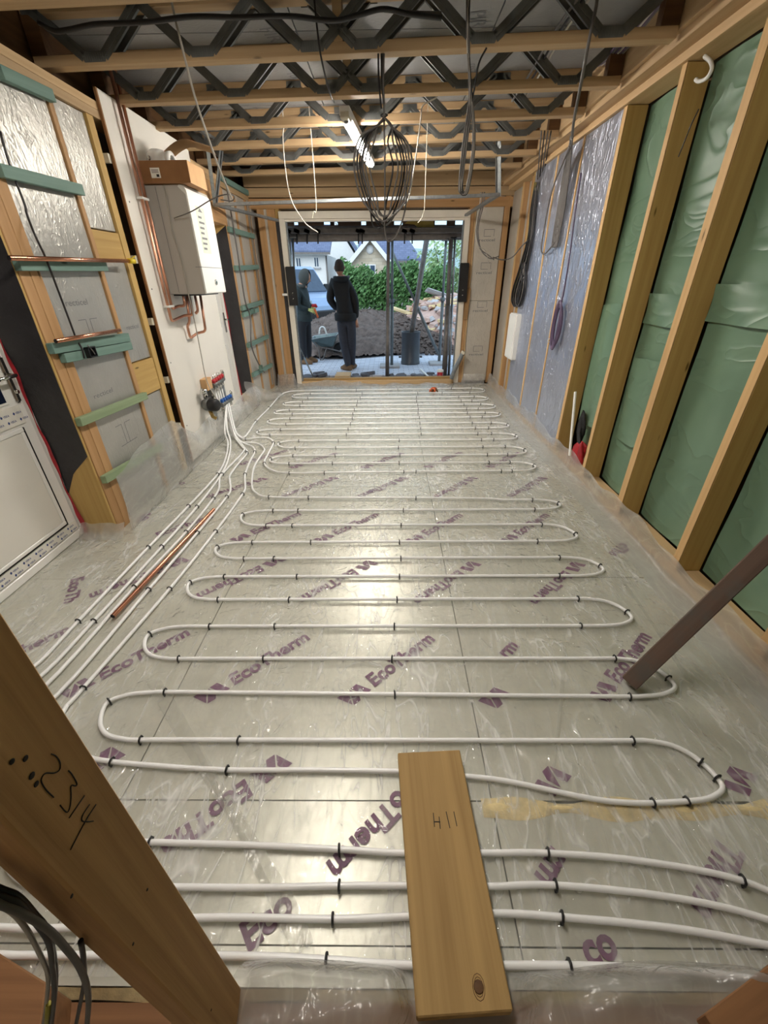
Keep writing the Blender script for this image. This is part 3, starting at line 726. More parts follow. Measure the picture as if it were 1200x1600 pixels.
hd = obj('handle_plate', MB().box(-2.06, -2.045, 5.60, 5.632, .93, 1.16), 'chrome', lf, .006)
obj('lever', MB().tube([(-2.05, 5.616, 1.08), (-2.0, 5.616, 1.08), (-1.995, 5.55, 1.08)], .01, 8), 'chrome', hd)
obj('sill_strip', MB().box(-2.06, -1.93, 5.0, 5.72, 0.0, 0.03), 'white_upvc', d2)

# ================================================================== THINGS
# ---------------- polythene sheet over the boards, turned up at the walls
sheet = empty('polythene_sheet', (0, 3.4, 0), 'clear crinkled polythene sheet spread over the whole floor under the white pipes', 'sheet')
def nz(x, y):
    return (math.sin(7 * x + 3 * y) * math.sin(5 * y - 2 * x) + .6 * math.sin(17 * x - 9 * y + 2 * math.sin(4 * y)) + .4 * math.sin(31 * y + 11 * x)) / 2
def floorsheet(u, v):
    y = 0.30 + v * 6.5; x0 = -2.09 if y < 2.36 else -1.80
    x0 += 0.0; x1 = 1.46
    x = x0 + (x1 - x0) * u
    return (x, y, 0.003 + 0.0022 * nz(x, y))
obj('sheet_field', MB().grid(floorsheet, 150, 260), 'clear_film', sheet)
# right-hand upstand: rolls up and over the sole plate
def upr(u, v):
    y = 0.25 + v * 6.5; wv = .02 * math.sin(6 * y) + .012 * math.sin(17 * y + 1)
    if u < .4: t = u / .4; return (1.455 + .13 * t, y, .003 + .012 * math.sin(9 * y) * t * t + .01 * t)
    if u < .8: t = (u - .4) / .4; return (1.585 + .022 * t + .006 * math.sin(13 * y), y, .013 + (.085 + wv + (.10 if y > 4.2 else .025 * max(0, y - 1)) * .6) * t)
    t = (u - .8) / .2; return (1.607 + (.035 if 0 else .008) * t, y, .098 + wv + (.06 if y > 4.2 else .015 * max(0, y - 1)) + .012 * t)
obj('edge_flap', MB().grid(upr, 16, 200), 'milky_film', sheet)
# left-hand flap hanging off the wall from a ragged top edge
def upl(u, v):
    y = 2.42 + v * 3.25
    top = .50 - .10 * v + .03 * math.sin(4 * y) - .12 * max(0, .12 - v) / .12 + .006 * math.sin(17 * y)
    w_ = min(1, max(0, (v - .28) / .12)); top = top * (1 - w_) + w_ * (.27 + .03 * math.sin(5 * y) - .12 * max(0, v - .7))
    if u < .3: t = u / .3; return (-1.795 + .01 * t, y, .003 + .006 * math.sin(15 * y) * t)
    t = (u - .3) / .7
    bul = .05 * math.sin(math.pi * t) * (1 + .5 * math.sin(7 * y))
    return (-1.785 - .035 * t + bul * .6 + .006 * math.sin(14 * y + 4 * t), y + .04 * math.sin(3 * t + 2 * y), .003 + top * t)
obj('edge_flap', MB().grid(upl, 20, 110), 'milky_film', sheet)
def updoor(u, v):
    y = 2.30 + .06 * v; x = -2.08 + .30 * u
    return (x, 2.26 + .07 * v + .006 * math.sin(20 * u), .003 + .09 * v + .005 * math.sin(14 * u))
obj('edge_flap', MB().grid(updoor, 16, 8), 'milky_film', sheet)
def upb(u, v):
    x = -1.80 + u * 3.35; y = 6.72 + v * .12; h = (.05 + .02 * math.sin(5 * x) if x < -.45 else .012) + .008 * math.sin(11 * x) + (.14 if x > 1.2 or x < -1.5 else 0)
    return (x, y + .02 * math.sin(13 * x), .003 + h * (v ** 1.3) + .006 * math.sin(23 * x) * v)
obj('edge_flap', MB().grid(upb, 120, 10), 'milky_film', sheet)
# far-left corner flap standing up by the far door
def upc(u, v): return (-1.90 + .36 * u + .02 * math.sin(6 * v), 5.62 + .42 * u - .1 * (1 - u) * v, .004 + v * (.34 - .30 * u) + .02 * math.sin(8 * u))
obj('edge_flap', MB().grid(upc, 14, 14), 'milky_film', sheet)
# near edge: rucked up and dropping towards the sill the photographer stands behind
def upf(u, v):
    x = -.36 + u * 1.75
    rk = .018 * math.sin(9 * x) + .012 * math.sin(23 * x + 1) + .008 * math.sin(41 * x)
    lim = max(0.0, min(1.0, (abs(x - .165) - .12) / .05))
    rk *= lim
    if lim < 1: hh = .012 + .123 * lim
    else: hh = .135
    if v < .45: t = v / .45; return (x, .325 - .06 * t - .012 * math.sin(7 * x), .003 + (hh + rk) * math.sin(t * math.pi / 2))
    t = (v - .45) / .55; return (x + .01 * math.sin(11 * t + 5 * x), .265 - .14 * t - .012 * math.sin(7 * x), .003 + hh + rk * (1 - t) - .10 * t * t + .012 * math.sin(13 * x + 8 * t))
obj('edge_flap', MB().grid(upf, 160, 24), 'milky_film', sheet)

def strip(pts, wd, nm='fold_strip'):
    P = smoothpath([FL(*q, z=.0085) for q in pts], 8)
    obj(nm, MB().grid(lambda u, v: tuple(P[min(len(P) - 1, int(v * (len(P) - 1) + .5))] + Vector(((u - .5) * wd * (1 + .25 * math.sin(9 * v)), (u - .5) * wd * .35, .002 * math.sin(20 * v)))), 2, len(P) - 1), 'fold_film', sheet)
strip([(238, 1062), (262, 1100), (290, 1150), (335, 1225), (365, 1270), (400, 1335), (440, 1405), (475, 1480)], .05); strip([(300, 1155), (340, 1235), (375, 1300), (420, 1390)], .018)
strip([(882, 1010), (878, 1080), (868, 1170), (858, 1260), (850, 1330)], .016); strip([(205, 800), (260, 770), (330, 735)], .02); strip([(960, 890), (1010, 960), (1075, 1060)], .02)
# ---------------- heating pipes and their clips
PZ = 0.0145; PR = 0.0085
CL = MB(); arc = []
for k in range(7):
    a = math.radians(-60 + k * 50); arc.append((0, math.cos(a) * .0135, math.sin(a) * .0135 + .001))
CL.tube([(0, .013, -.014)] + arc + [(0, -.013, -.014)], .0036, 5); CLIP = CL.mesh('pipe_clip'); CLIP.materials.append(MATS['black_plastic'])
def clip(parent, p, d):
    ang = math.atan2(d.y, d.x) + random.uniform(-.15, .15)
    o = link('pipe_clip', CLIP, Vector((p.x, p.y, PZ)), None, parent, Matrix.Rotation(ang, 3, 'Z')); return o
def wob(P, amp=.004):
    return [Vector((p.x + amp * math.sin(3.1 * p.y + 1.7 * p.x), p.y + amp * math.sin(2.3 * p.x + 5 * p.y), p.z)) for p in P]
def pipe(name, P, label, clips, parent_loc=None):
    t = empty('heating_pipe', P[len(P) // 2], label, 'pipe', 'white heating pipes clipped to the floor')
    obj('tube', MB().tube(P, PR, 8), 'pipe_white', t)
    for (p, d) in clips:
        k = min(range(1, len(P) - 1), key=lambda i: (P[i].x - p.x) ** 2 + (P[i].y - p.y) ** 2 + (9 if P[i].z > .03 else 0))
        clip(t, P[k], P[k + 1] - P[k - 1])
    return t
def F3(pts): return [FL(q[0], q[1], q[2] if len(q) > 2 else PZ) for q in pts]
def serp(start, apexes, end, first_right=True, xcols=(-.62, .14), side=.17, yend=None):
    """pipe path that snakes between left and right turning points; also clip positions"""
    P = list(start); clips = []
    A = apexes
    for k, a in enumerate(A):
        right = (k % 2 == 0) == first_right; sg = 1 if right else -1
        yp = A[k - 1].y if k > 0 else A[k].y + (A[k].y - A[k + 1].y)
        yn = A[k + 1].y if k + 1 < len(A) else (A[k].y - 2 * (A[k].y - yend) if yend is not None else A[k].y - (A[k - 1].y - A[k].y))
        r0 = (yp - a.y) / 2; r1 = (a.y - yn) / 2; r0 = max(r0, .06); r1 = max(r1, .06)
        L = .15
        P += [Vector((a.x - sg * (L + .25), a.y + r0, PZ)), Vector((a.x - sg * L, a.y + r0 * .98, PZ)), Vector((a.x - sg * .045, a.y + r0 * .68, PZ)), Vector((a.x, a.y, PZ)),
              Vector((a.x - sg * .045, a.y - r1 * .68, PZ)), Vector((a.x - sg * L, a.y - r1 * .98, PZ)), Vector((a.x - sg * (L + .25), a.y - r1, PZ))]
        clips.append((Vector((a.x - sg * .008, a.y + .02, PZ)), Vector((.35, 1, 0))))
        for rr, dx in ((r0 * .99, .20 + random.uniform(-.03, .05)), (-r1 * .99, .22 + random.uniform(-.03, .05))):
            clips.append((Vector((a.x - sg * dx, a.y + rr, PZ)), Vector((1, 0, 0))))
            for xc in (xcols if right else ()):
                clips.append((Vector((xc + random.uniform(-.03, .03), a.y + (rr if abs(rr) > 0 else 0), PZ)), Vector((1, 0, 0))))
    P += list(end)
    return P, clips
def z4(x, y): return (300 + x / 2.1429, 590 + y / 2.1429)
# far loop
manx = [(356, 641), (352, 641), (354, 641), (358, 641)]
def riser(px, n):   # from the manifold down to the floor
    return [LW(*px, x=-1.79)]
apF = [z4(980, 42), z4(335, 62), z4(992, 70), z4(305, 88), z4(1015, 95), z4(275, 117), z4(1032, 122), z4(252, 147), z4(1060, 160), z4(217, 182), z4(1088, 197), z4(288, 222), z4(1118, 245), z4(260, 275), z4(1150, 297)]
st = riser((356, 625), 0) + F3([(366, 667, .08), (372, 679, .025), (381, 683), (390, 673), (400, 658), (420.6, 637), (437.5, 618), (449, 612.5), (467, 610.5), (520, 609.5), (640, 608)])
en = F3([(650, 737), (540, 738), (452, 739), (426, 735), (413, 724), (420, 707), (427, 692), (420, 685), (404, 684), (384, 686), (373, 681, .025), (366, 669, .09)]) + riser((357, 627), 1)[::-1]
P, C = serp(st, [FL(*a, z=PZ) for a in apF], en, xcols=(-.55, .25, .95))
for q in ((420, 637), (401, 657), (385, 686), (413, 724), (427, 692), (452, 739), (512, 738), (640, 737)): C.append((FL(*q, z=PZ), Vector((1, .6, 0)) if q[0] < 430 else Vector((1, 0, 0))))
pipe('heating_pipe', smoothpath(P, 6), 'white heating pipe snaking across the far half of the floor by the opening', C)
# near loop
apN = [(875, 788), (377, 806), (901, 836), (337, 857), (942, 888), (294, 913), (986, 962), (229, 995), (1053, 1068), (164, 1102), (1126, 1222)]
st = riser((354.5, 630), 0) + F3([(364, 672, .09), (370, 685, .025), (377, 691), (390, 691.5), (405, 694), (413, 702), (409, 710), (397, 730), (393.5, 758), (400, 770), (420, 776.5), (500, 777.5), (650, 778), (760, 779)])
en = F3([(800, 1222), (730, 1213), (640, 1206), (500, 1203), (355, 1203), (240, 1196), (175, 1190), (135, 1182), (100, 1160), (92, 1135), (103, 1105), (130, 1075), (265, 920), (337, 830), (379, 772), (383, 757), (383, 741), (391, 720), (398, 706), (394, 697.5), (380, 692), (370, 683, .025), (363, 670, .09)]) + riser((355.5, 633), 0)[::-1]
ap3 = [FL(*a, z=PZ) for a in apN]
P, C = serp(st, ap3, en, xcols=(.14,), yend=FL(1072, 1249, PZ).y)
for q in ((420, 777), (487, 778), (373, 742), (379, 772), (337, 830), (265, 920), (131, 1073), (398, 706), (355, 1203), (175, 1190), (1106, 1190), (1072, 1249), (482, 797), (470, 818)):
    C.append((FL(*q, z=PZ), Vector((.8, .5, 0)) if q[0] < 400 and q[1] < 1100 else Vector((1, 0, 0))))
for r, q in enumerate(((475, 843), (455, 866), (450, 895), (437, 928), (421, 966), (407, 1003), (393, 1055), (380, 1130))): C.append((FL(*q, z=PZ), Vector((1, 0, 0))))
pipe('heating_pipe', smoothpath(P, 6), 'white heating pipe snaking from the dark prop to the middle of the floor', C)
# four pipes that run down the left side and cross under the plank
BUN = [  # px down the left, then px across the foreground
    ([(361, 664, .11), (369, 682, .03), (380, 697), (386, 707.5), (372, 725), (359.6, 742), (359, 751), (360, 763), (354.6, 776), (308.6, 832), (232, 921), (90, 1085)], [(235, 1316), (380, 1320), (530, 1327), (630, 1333), (750, 1333), (856, 1333), (1000, 1345), (1160, 1376), (1260, 1430), (1420, 1560)], 'white heating pipe crossing the foreground farthest back of four under the plank', [(308.6, 832), (354.6, 776), (386, 707.5), (234, 919)], [(530, 1327), (856, 1333), (1160, 1376), (236, 1316)]),
    ([(359, 662, .12), (366, 682, .03), (378, 698), (380, 706), (347, 741), (343, 752), (338, 772), (291, 831), (210, 917), (66, 1076)], [(283, 1386), (400, 1387), (530, 1384), (635, 1384), (765, 1385), (868, 1383), (1050, 1402), (1200, 1437), (1330, 1500)], 'white heating pipe second from the back of four under the plank', [(291, 831), (336, 776), (347, 741), (209, 918)], [(530, 1384), (868, 1383)]),
    ([(354.5, 668, .14), (360, 690, .04), (358, 712), (346, 741), (308, 791.6), (253, 854), (146.6, 970), (57, 1062)], [(0, 1449), (95, 1450), (312, 1434), (520, 1436), (635, 1432), (775, 1427), (878, 1433), (1050, 1450), (1200, 1477), (1300, 1502)], 'white heating pipe third from the back of four under the plank', [(308, 791.6), (253, 854), (146.6, 970)], [(520, 1435), (878, 1433)]),
    ([(351, 672, .15), (356, 692, .04), (353, 714), (340, 741), (294.6, 790.6), (232, 855), (122, 970.5), (46, 1047)], [(0, 1492), (60, 1493), (375, 1494), (510, 1500), (640, 1508), (890, 1509), (1050, 1516), (1170, 1530), (1290, 1556)], 'white heating pipe nearest the rucked sheet edge in the foreground', [(340, 741), (294.6, 790.6), (232, 855), (122, 970.5)], [(507, 1500), (893, 1509)]),
]
for k, (a, b, lab, c1, c2) in enumerate(BUN):
    PA, PB = F3(a), F3(b); e = PA[-1]; s = PB[0]
    mid = [Vector((e.x - .12 - .03 * k, e.y - .22, PZ)), Vector((-1.18 - .04 * k, s.y + .12, PZ)), Vector((-1.0 - .05 * k, s.y + .01, PZ)), Vector((-.8, s.y, PZ))] if k < 2 else [Vector((e.x - .14, e.y - .25, PZ)), Vector((-1.35 - .05 * k, s.y + .12, PZ)), Vector((-1.2 - .05 * k, s.y + .01, PZ))]
    P = riser((351.5 + k * .8, 634 - k * 2), 0) + PA + mid + PB
    C = [(FL(*q, z=PZ), Vector((.55, 1, 0))) for q in c1] + [(FL(*q, z=PZ), Vector((1, 0, 0))) for q in c2]
    pipe('heating_pipe', smoothpath(P, 6), lab, C)

# ---------------- copper offcut on the floor
a, b = FL(176, 963, .03), FL(334, 796, .03)
t = empty('copper_pipe', (a + b) / 2, 'bare copper pipe offcut lying across the white pipes on the left of the floor', 'pipe')
obj('tube', MB().tube([a, b], .0125, 14, cap=False), 'copper', t)
obj('bore', MB().tube([a.lerp(b, .002), b.lerp(a, .002)], .0108, 12), 'black_rubber', t)

# ---------------- plank in the foreground
pl = empty('timber_plank', (.15, .55, .03), 'pale knotty timber plank lying over the pipes in the foreground', 'plank')
A = (FL(622, 1175, .062) + FL(718, 1172, .062)) / 2; B = (FL(650, 1585, .062) + FL(804, 1585, .062)) / 2
d = (B - A).normalized(); Wd = .5 * ((FL(718, 1172, .062) - FL(622, 1175, .062)).length + (FL(804, 1585, .062) - FL(650, 1585, .062)).length)
A.z = B.z = .044
beam('board', B, A, Wd, .036, 'old_pine', pl, bevel=.003)
def onplank(px, py): return FL(px, py, .0625)
mb = MB()
for q in range(8):
    k0 = onplank(748, 1542); r = .0035 + .0022 * q
    ring = [k0 + Vector((math.cos(t * .524) * r * .85, math.sin(t * .524) * r * 1.3, 0)) for t in range(12)]
    if q % 2 == 0: mb.tube(ring, .0006, 4, closed=True)
obj('knot', MB().lathe([(0, .0), (.012, .0), (.010, .0004), (0, .0006)], onplank(748, 1542), 14), 'dark_timber', pl)
obj('knot_ring', mb, 'dark_timber', pl)
mb = MB()
for (x0, y0, x1, y1) in ((677, 1270, 679, 1292), (686, 1276, 688, 1295), (697, 1268, 703, 1294), (709, 1268, 714, 1291), (679, 1284, 688, 1284)): mb.bar(onplank(x0, y0), onplank(x1, y1), .0024, .0005)
obj('saw_mark', mb, 'black_print', pl)

# ---------------- posts either side of the photographer
po = empty('timber_post', (-.35, .21, -.06), 'brown upright timber post close by on the left with pencilled numbers', 'post')
beam('post', (-.36, .2165, -.06), (-.36, .2165, 2.55), .048, .091, 'brown_post', po, up=(0, 1, 0), bevel=.003)
X0 = -.3355
def onpost(px, py): return hit(px, py, 0, X0)
mb = MB()
for st in ([(80, 1178), (88, 1182), (94, 1192), (93, 1203), (84, 1208), (72, 1208), (66, 1214), (65, 1222), (72, 1234), (84, 1246)],
           [(107, 1204), (113, 1211), (120, 1224), (118, 1228), (111, 1228), (111, 1245), (109, 1262), (104, 1269), (94, 1258)],
           [(132, 1243), (108, 1278)], [(140, 1257), (130, 1272), (128, 1282), (136, 1284), (146, 1283)], [(150, 1257), (134, 1282), (110, 1328)]):
    mb.tube(smoothpath([onpost(*q) for q in st], 5) if len(st) > 2 else [onpost(*q) for q in st], .00065, 5)
obj('pencil_number', mb, 'black_print', po)
mb = MB()
for (x, y, r) in ((19, 1190, .0028), (40, 1185, .003), (50, 1212, .0035), (57, 1225, .003), (112, 1400, .0022), (230, 1390, .002), (208, 1475, .002), (330, 1578, .002)): 
    c = onpost(x, y); obj('nail_hole', MB().lathe([(0, 0), (r, 0), (r * .8, .0006), (0, .0004)], c, 8, (1, 0, 0)), 'black_print', po)
obj('foam_edge', MB().grid(lambda u, v: (-1.3 + 2.9 * u, .285 - .02 * v + .004 * math.sin(40 * u) * v, -.006 - .02 * v + .004 * math.sin(55 * u)), 80, 3), 'board_foam', floor)
sp = beam('sole_plate', (-1.25, .212, -.03), (1.5, .222, -.03), .095, .045, 'brown_rail', None, label='reddish brown timber sole plate under the near left post', cat='timber')
bl = obj('timber_offcut', MB().prism([FL(-70, 1446, .14), FL(72, 1535, .14), FL(60, 1640, .14), FL(-90, 1640, .14)], (0, 0, -.15)), 'brown_rail', None, .003, label='dark brown timber block in the bottom left corner behind grey cables', cat='timber')
rp = beam('timber_offcut', FL(1100, 1590, .16) + Vector((0.02, -.037, -.045)), FL(1290, 1445, .16) + Vector((.02, -.037, -.045)), .09, .09, 'brown_rail', None, label='brown sawn timber end poking in at the bottom right corner', cat='timber')
# grey and black cables looping beside the post
cb = empty('cable_loop', (-.42, .17, -.02), 'looped grey and black cables beside the near left post', 'cable')
CBL = [([(-40, 1372), (0, 1390), (28, 1402), (52, 1428), (73, 1455), (84, 1500), (86, 1540), (80, 1605)], .0035, 'black_cable', .155), ([(-40, 1385), (0, 1400), (30, 1412), (55, 1440), (76, 1472), (82, 1510), (85, 1560), (78, 1610)], .003, 'black_cable', .15),
       ([(-40, 1395), (0, 1413), (30, 1425), (72, 1450), (100, 1478), (125, 1512), (138, 1555), (136, 1605)], .0035, 'grey_cable', .145), ([(-40, 1408), (10, 1420), (40, 1450), (62, 1490), (75, 1525), (72, 1570), (66, 1610)], .0025, 'light_cable', .15),
       ([(126, 1470), (131, 1500), (132, 1530), (126, 1565), (118, 1605)], .003, 'black_cable', .165)]
for pts, r, m, y in CBL: obj('cable', MB().tube(smoothpath([YP(a, b, y) for a, b in pts], 6), r, 8), m, cb)
obj('earth_sleeve', MB().tube([YP(76, 1568, .149), YP(72, 1610, .149)], .0032, 8), 'yellow_cable', cb)

# ---------------- dirty prop leaning on the right
pr = empty('timber_prop', FL(985, 1068), 'dirty dark brown timber prop leaning from the floor to the right-hand wall', 'prop')
a = FL(984, 1066, .02); b = hit(1200, 858, 0, 1.42)
d = (b - a).normalized()
beam('shaft', a - d * .0, a + d * ((1.59 - a.x) / d.x), .066, .062, 'prop_timber', pr, up=(-.3, -.5, .8), bevel=.003)

# ---------------- things on the left wall
def cable(name, pts, r, m, label, cat='cable', group=None, per=6):
    mb = MB(); mb.tube(smoothpath(pts, per), r, 7); return obj(name, mb, m, label=label, cat=cat, group=group)
cable('power_cable', [LW(*p, x=-1.853) for p in ((0, 205), (15, 257), (38, 318), (42, 335))] + [LW(*p, x=-1.825) for p in ((55, 368), (70, 400), (78, 420))] + [LW(*p, x=-1.85) for p in ((95, 465), (110, 505), (119, 529))] + [LW(*p, x=-1.81) for p in ((128, 545), (132, 560))], .0055, 'black_cable', 'thin black cable running down the first insulated bay on the left')
t = empty('copper_pipe', LW(110, 405, x=-1.81), 'long copper pipe with yellow end cap resting above the green batten', 'pipe')
a, b = LW(14, 403, x=-1.80), LW(206, 408, x=-1.80)
obj('tube', MB().tube([a, b], .0115, 12), 'copper', t); obj('bore', MB().tube([a, a + (a - b).normalized() * .001], .0095, 12), 'black_rubber', t)
mb = MB().tube([b - Vector((0, .04, 0)), b + Vector((0, .03, 0))], .016, 10); mb.bar(b + Vector((0, -.01, .012)), b + Vector((.02, .02, .03)), .012, .006); obj('end_cap', mb, 'yellow_plastic', t)
t = empty('copper_pipe', LW(135, 524, x=-1.81), 'short copper pipe resting on the paired green battens', 'pipe')
a, b = LW(87, 533, x=-1.805), LW(187, 516, x=-1.805)
obj('tube', MB().tube([a, b], .0115, 12), 'copper', t); obj('bore', MB().tube([a, a + (a - b).normalized() * .001], .0095, 12), 'black_rubber', t)
def backbox(px, label, x=-1.818, w_=.07, h_=.06, m='black_plastic'):
    c = LW(*px, x=x); t = empty('socket_box', c, label, 'socket box')
    mb = MB()
    mb.box(c.x - .02, c.x - .012, c.y - w_ / 2, c.y + w_ / 2, c.z - h_ / 2, c.z + h_ / 2)
    for (y0, y1, z0, z1) in ((-w_ / 2, w_ / 2, -h_ / 2, -h_ / 2 + .006), (-w_ / 2, w_ / 2, h_ / 2 - .006, h_ / 2), (-w_ / 2, -w_ / 2 + .006, -h_ / 2, h_ / 2), (w_ / 2 - .006, w_ / 2, -h_ / 2, h_ / 2)):
        mb.box(c.x - .012, c.x + .014, c.y + y0, c.y + y1, c.z + z0, c.z + z1)
    obj('box_shell', mb, m, t)
    obj('cable_tail', MB().tube(smoothpath([c + Vector((0, -.01, h_ * .7)), c + Vector((.012, 0, .01)), c + Vector((.012, .012, -.015))], 5), .0035, 6), 'grey_cable', t)
backbox((142, 550), 'black metal socket box fixed on the lower of paired green battens')
cable('grey_cable', [LW(*p, x=-1.83) for p in ((352, 280), (364, 350), (375, 420), (383, 470), (391, 495), (393, 540), (405, 570), (413, 582))], .009, 'grey_cable', 'grey cable running down the far left bay behind green battens')
backbox((396, 486), 'pale green socket box on the middle batten of the far left bay', -1.81, .09, .06, 'green_timber')
backbox((408, 575), 'pale green socket box on the lowest batten of the far left bay', -1.81, .09, .07, 'green_timber')

# boiler
X1b = -1.535
bo = empty('boiler', (-1.7, 4.15, 1.40), 'white wall-hung boiler with grey sides under the cardboard box', 'boiler')
y0, y1, z0, z1 = 3.91, 4.38, 1.405, 2.14
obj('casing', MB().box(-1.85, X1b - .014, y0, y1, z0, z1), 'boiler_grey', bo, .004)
prof = []
for (cx, cz, s0) in ((X1b - .012, z0 + .012, -90), (X1b - .05, z1 - .05, 0)):
    r = .012 if s0 < 0 else .05
    for k in range(6):
        a = math.radians(s0 + k * 18); prof.append((cx + r * math.cos(a) + 0, cz + r * math.sin(a)))
poly = [(X1b - .0135, y0 - .004, z0), *[(x, y0 - .004, z) for x, z in prof], (X1b - .051, y0 - .004, z1), (X1b - .062, y0 - .004, z1 - .012), (X1b - .0135, y0 - .004, z1 - .06)]
fp = obj('front_panel', MB().prism(poly, (0, y1 - y0 + .008, 0)), 'boiler_white', bo, .003)
obj('panel_seam', MB().box(X1b - .05, X1b + .0015, y0 - .0045, y1 + .0045, z0 + .195, z0 + .199), 'grey_print', fp)
obj('pressure_dial', MB().lathe([(0, 0), (.022, 0), (.022, .008), (.016, .01), (0, .008)], (X1b, 4.16, z0 + .085), 18, (1, 0, 0)), 'chrome', fp)
obj('dial_face', MB().lathe([(0, 0), (.013, 0), (0, .001)], (X1b + .0085, 4.165, z0 + .085), 14, (1, 0, 0)), 'black_print', fp)
mb = MB()
obj('sticker', MB().box(X1b, X1b + .0012, 4.02, 4.19, z0 + .30, z0 + .62), mat('label_green', (214, 224, 206), .5), fp)
for k in range(7): mb.box(X1b + .0012, X1b + .0018, 4.04, 4.11 + .02 * (k % 3), z0 + .325 + k * .036, z0 + .34 + k * .036)
mb.prism([(X1b + .0012, 4.06, z0 + .585), (X1b + .0012, 4.15, z0 + .585), (X1b + .0012, 4.10, z0 + .612)], (.0006, 0, 0)); obj('sticker_print', mb, 'grey_print', fp)
for x in (-1.77,): obj('side_seam', MB().box(x, x + .003, y0 - .002, y0, z0 + .01, z1 - .01), 'grey_print', bo)
obj('base_tray', MB().box(-1.83, X1b - .07, y0 + .02, y1 - .02, z0 - .012, z0 - .001), 'black_plastic', bo)
# copper pipework
cpw = empty('copper_pipework', (-1.82, 3.9, 1.1), 'copper pipes clipped up the white board and bent under the boiler', 'pipes')
def cp(pts): return obj('pipe_run', MB().tube(pts, .0115, 10), 'copper_dull' if len(pts) > 5 else 'copper', cpw)
def rnd(pts, r=.03):
    o = [Vector(pts[0])]
    for k in range(1, len(pts) - 1):
        a, b, c = Vector(pts[k - 1]), Vector(pts[k]), Vector(pts[k + 1]); u = (a - b).normalized(); v = (c - b).normalized()
        p, q = b + u * min(r, (a - b).length * .45), b + v * min(r, (c - b).length * .45)
        for t in range(5): s = t / 4; o.append(p * (1 - s) ** 2 + b * 2 * s * (1 - s) + q * s * s)
    o.append(Vector(pts[-1])); return o
xa = -1.822
yA, yB = 3.762, 3.825
cp(rnd([(xa, yA, 2.78), (xa, yA, 1.21), (xa, 4.02, 1.235), (-1.74, 4.02, 1.24), (-1.74, 4.02, 1.40)]))
cp(rnd([(xa, yB, 2.78), (xa, yB, 1.30), (xa, 3.95, 1.315), (-1.76, 3.95, 1.315), (-1.76, 3.95, 1.40)]))
cp(rnd([(-1.76, 4.02, 1.40), (-1.79, 4.03, 1.18), (xa, 4.035, 1.15), (xa, 4.04, 1.045), (-1.80, 4.17, 1.075), (-1.72, 4.17, 1.09), (-1.70, 4.17, 1.40)]))
cp(rnd([(-1.70, 4.05, 1.40), (-1.70, 4.05, 1.27), (-1.72, 4.03, 1.25)]))
for z in (2.04, 1.32):
    c = obj('pipe_clip', MB().box(-1.851, -1.806, yA - .02, yB + .02, z - .008, z + .008), 'white_plastic', cpw, .002)
cable('white_cable', [YP(*q, 3.90) for q in ((254, 289), (260, 310), (269, 363), (281, 400), (293, 454))] + [LW(301, 487, x=-1.72), LW(313, 547, x=-1.74), LW(321, 588, x=-1.75), LW(330, 610, x=-1.73), LW(339, 625, x=-1.70), LW(340, 643, x=-1.72)], .005, 'light_cable', 'thin white cable trailing down the boiler side to the manifold')
cable('white_cable', [YP(272, 341, 3.88), YP(300, 330, 3.80), YP(330, 312, 3.7), YP(352, 304, 3.7), YP(366, 306, 3.75), YP(362, 314, 3.8), YP(345, 312, 3.85)], .004, 'grey_cable', 'loose grey cable end curling in front of the boiler')
# cardboard box with flue elbow
bxn = empty('cardboard_box', (-1.72, 4.1, 2.142), 'open brown cardboard box on top of the boiler', 'box')
bx0, bx1, by0, by1, bz0, bz1 = -1.848, -1.475, 3.87, 4.20, 2.143, 2.275
obj('box_side', MB().box(bx0, bx1, by0, by0 + .006, bz0, bz1), 'cardboard', bxn); obj('box_side', MB().box(bx0, bx1, by1 - .006, by1, bz0, bz1), 'cardboard', bxn)
obj('box_end', MB().box(bx1 - .006, bx1, by0 + .006, by1 - .006, bz0, bz1), 'cardboard_light', bxn); obj('box_bottom', MB().box(bx0, bx1 - .006, by0 + .006, by1 - .006, bz0, bz0 + .005), 'cardboard', bxn)
obj('box_sticker', MB().box(-1.76, -1.69, by0 - .001, by0, bz0 + .03, bz0 + .09), 'paper', bxn)
mb = MB().box(-1.72, -1.70, by0 - .0016, by0 - .001, bz0 + .036, bz0 + .052)
for q in range(3): mb.box(-1.752, -1.70, by0 - .0016, by0 - .001, bz0 + .06 + q * .008, bz0 + .063 + q * .008)
obj('sticker_print', mb, 'black_print', bxn)
def flapf(u, v):
    a = u * 2.3; x = bx0 + .03 + .46 * u; z = bz1 + .16 * math.sin(min(1, u * 1.5) * math.pi * .5) - .06 * max(0, u - .6) * 2
    return (x, by0 + .17 + .15 * v + .03 * u, z + .015 * math.sin(5 * v))
obj('box_flap', MB().grid(flapf, 14, 6), 'kraft', bxn)
fl = empty('flue_elbow', (-1.75, 4.0, 2.15), 'pale grey flue elbow sitting in the open cardboard box', 'flue elbow')
mb = MB(); mb.lathe([(.0, 0), (.088, 0), (.094, .06), (.092, .14), (.075, .19), (.045, .215), (0, .222)], (-1.745, 4.02, 2.15), 24)
obj('elbow_body', mb, 'white_plastic', fl); obj('elbow_collar', MB().lathe([(.06, 0), (.086, 0), (.086, .03), (.06, .03)], (-1.66, 4.02, 2.27), 22, (1, 0, .1)), 'white_plastic', fl)
obj('test_plug', MB().lathe([(0, 0), (.016, 0), (.014, .008), (0, .008)], (-1.775, 3.934, 2.30), 14, (-.2, -1, 0)), 'chrome', fl)

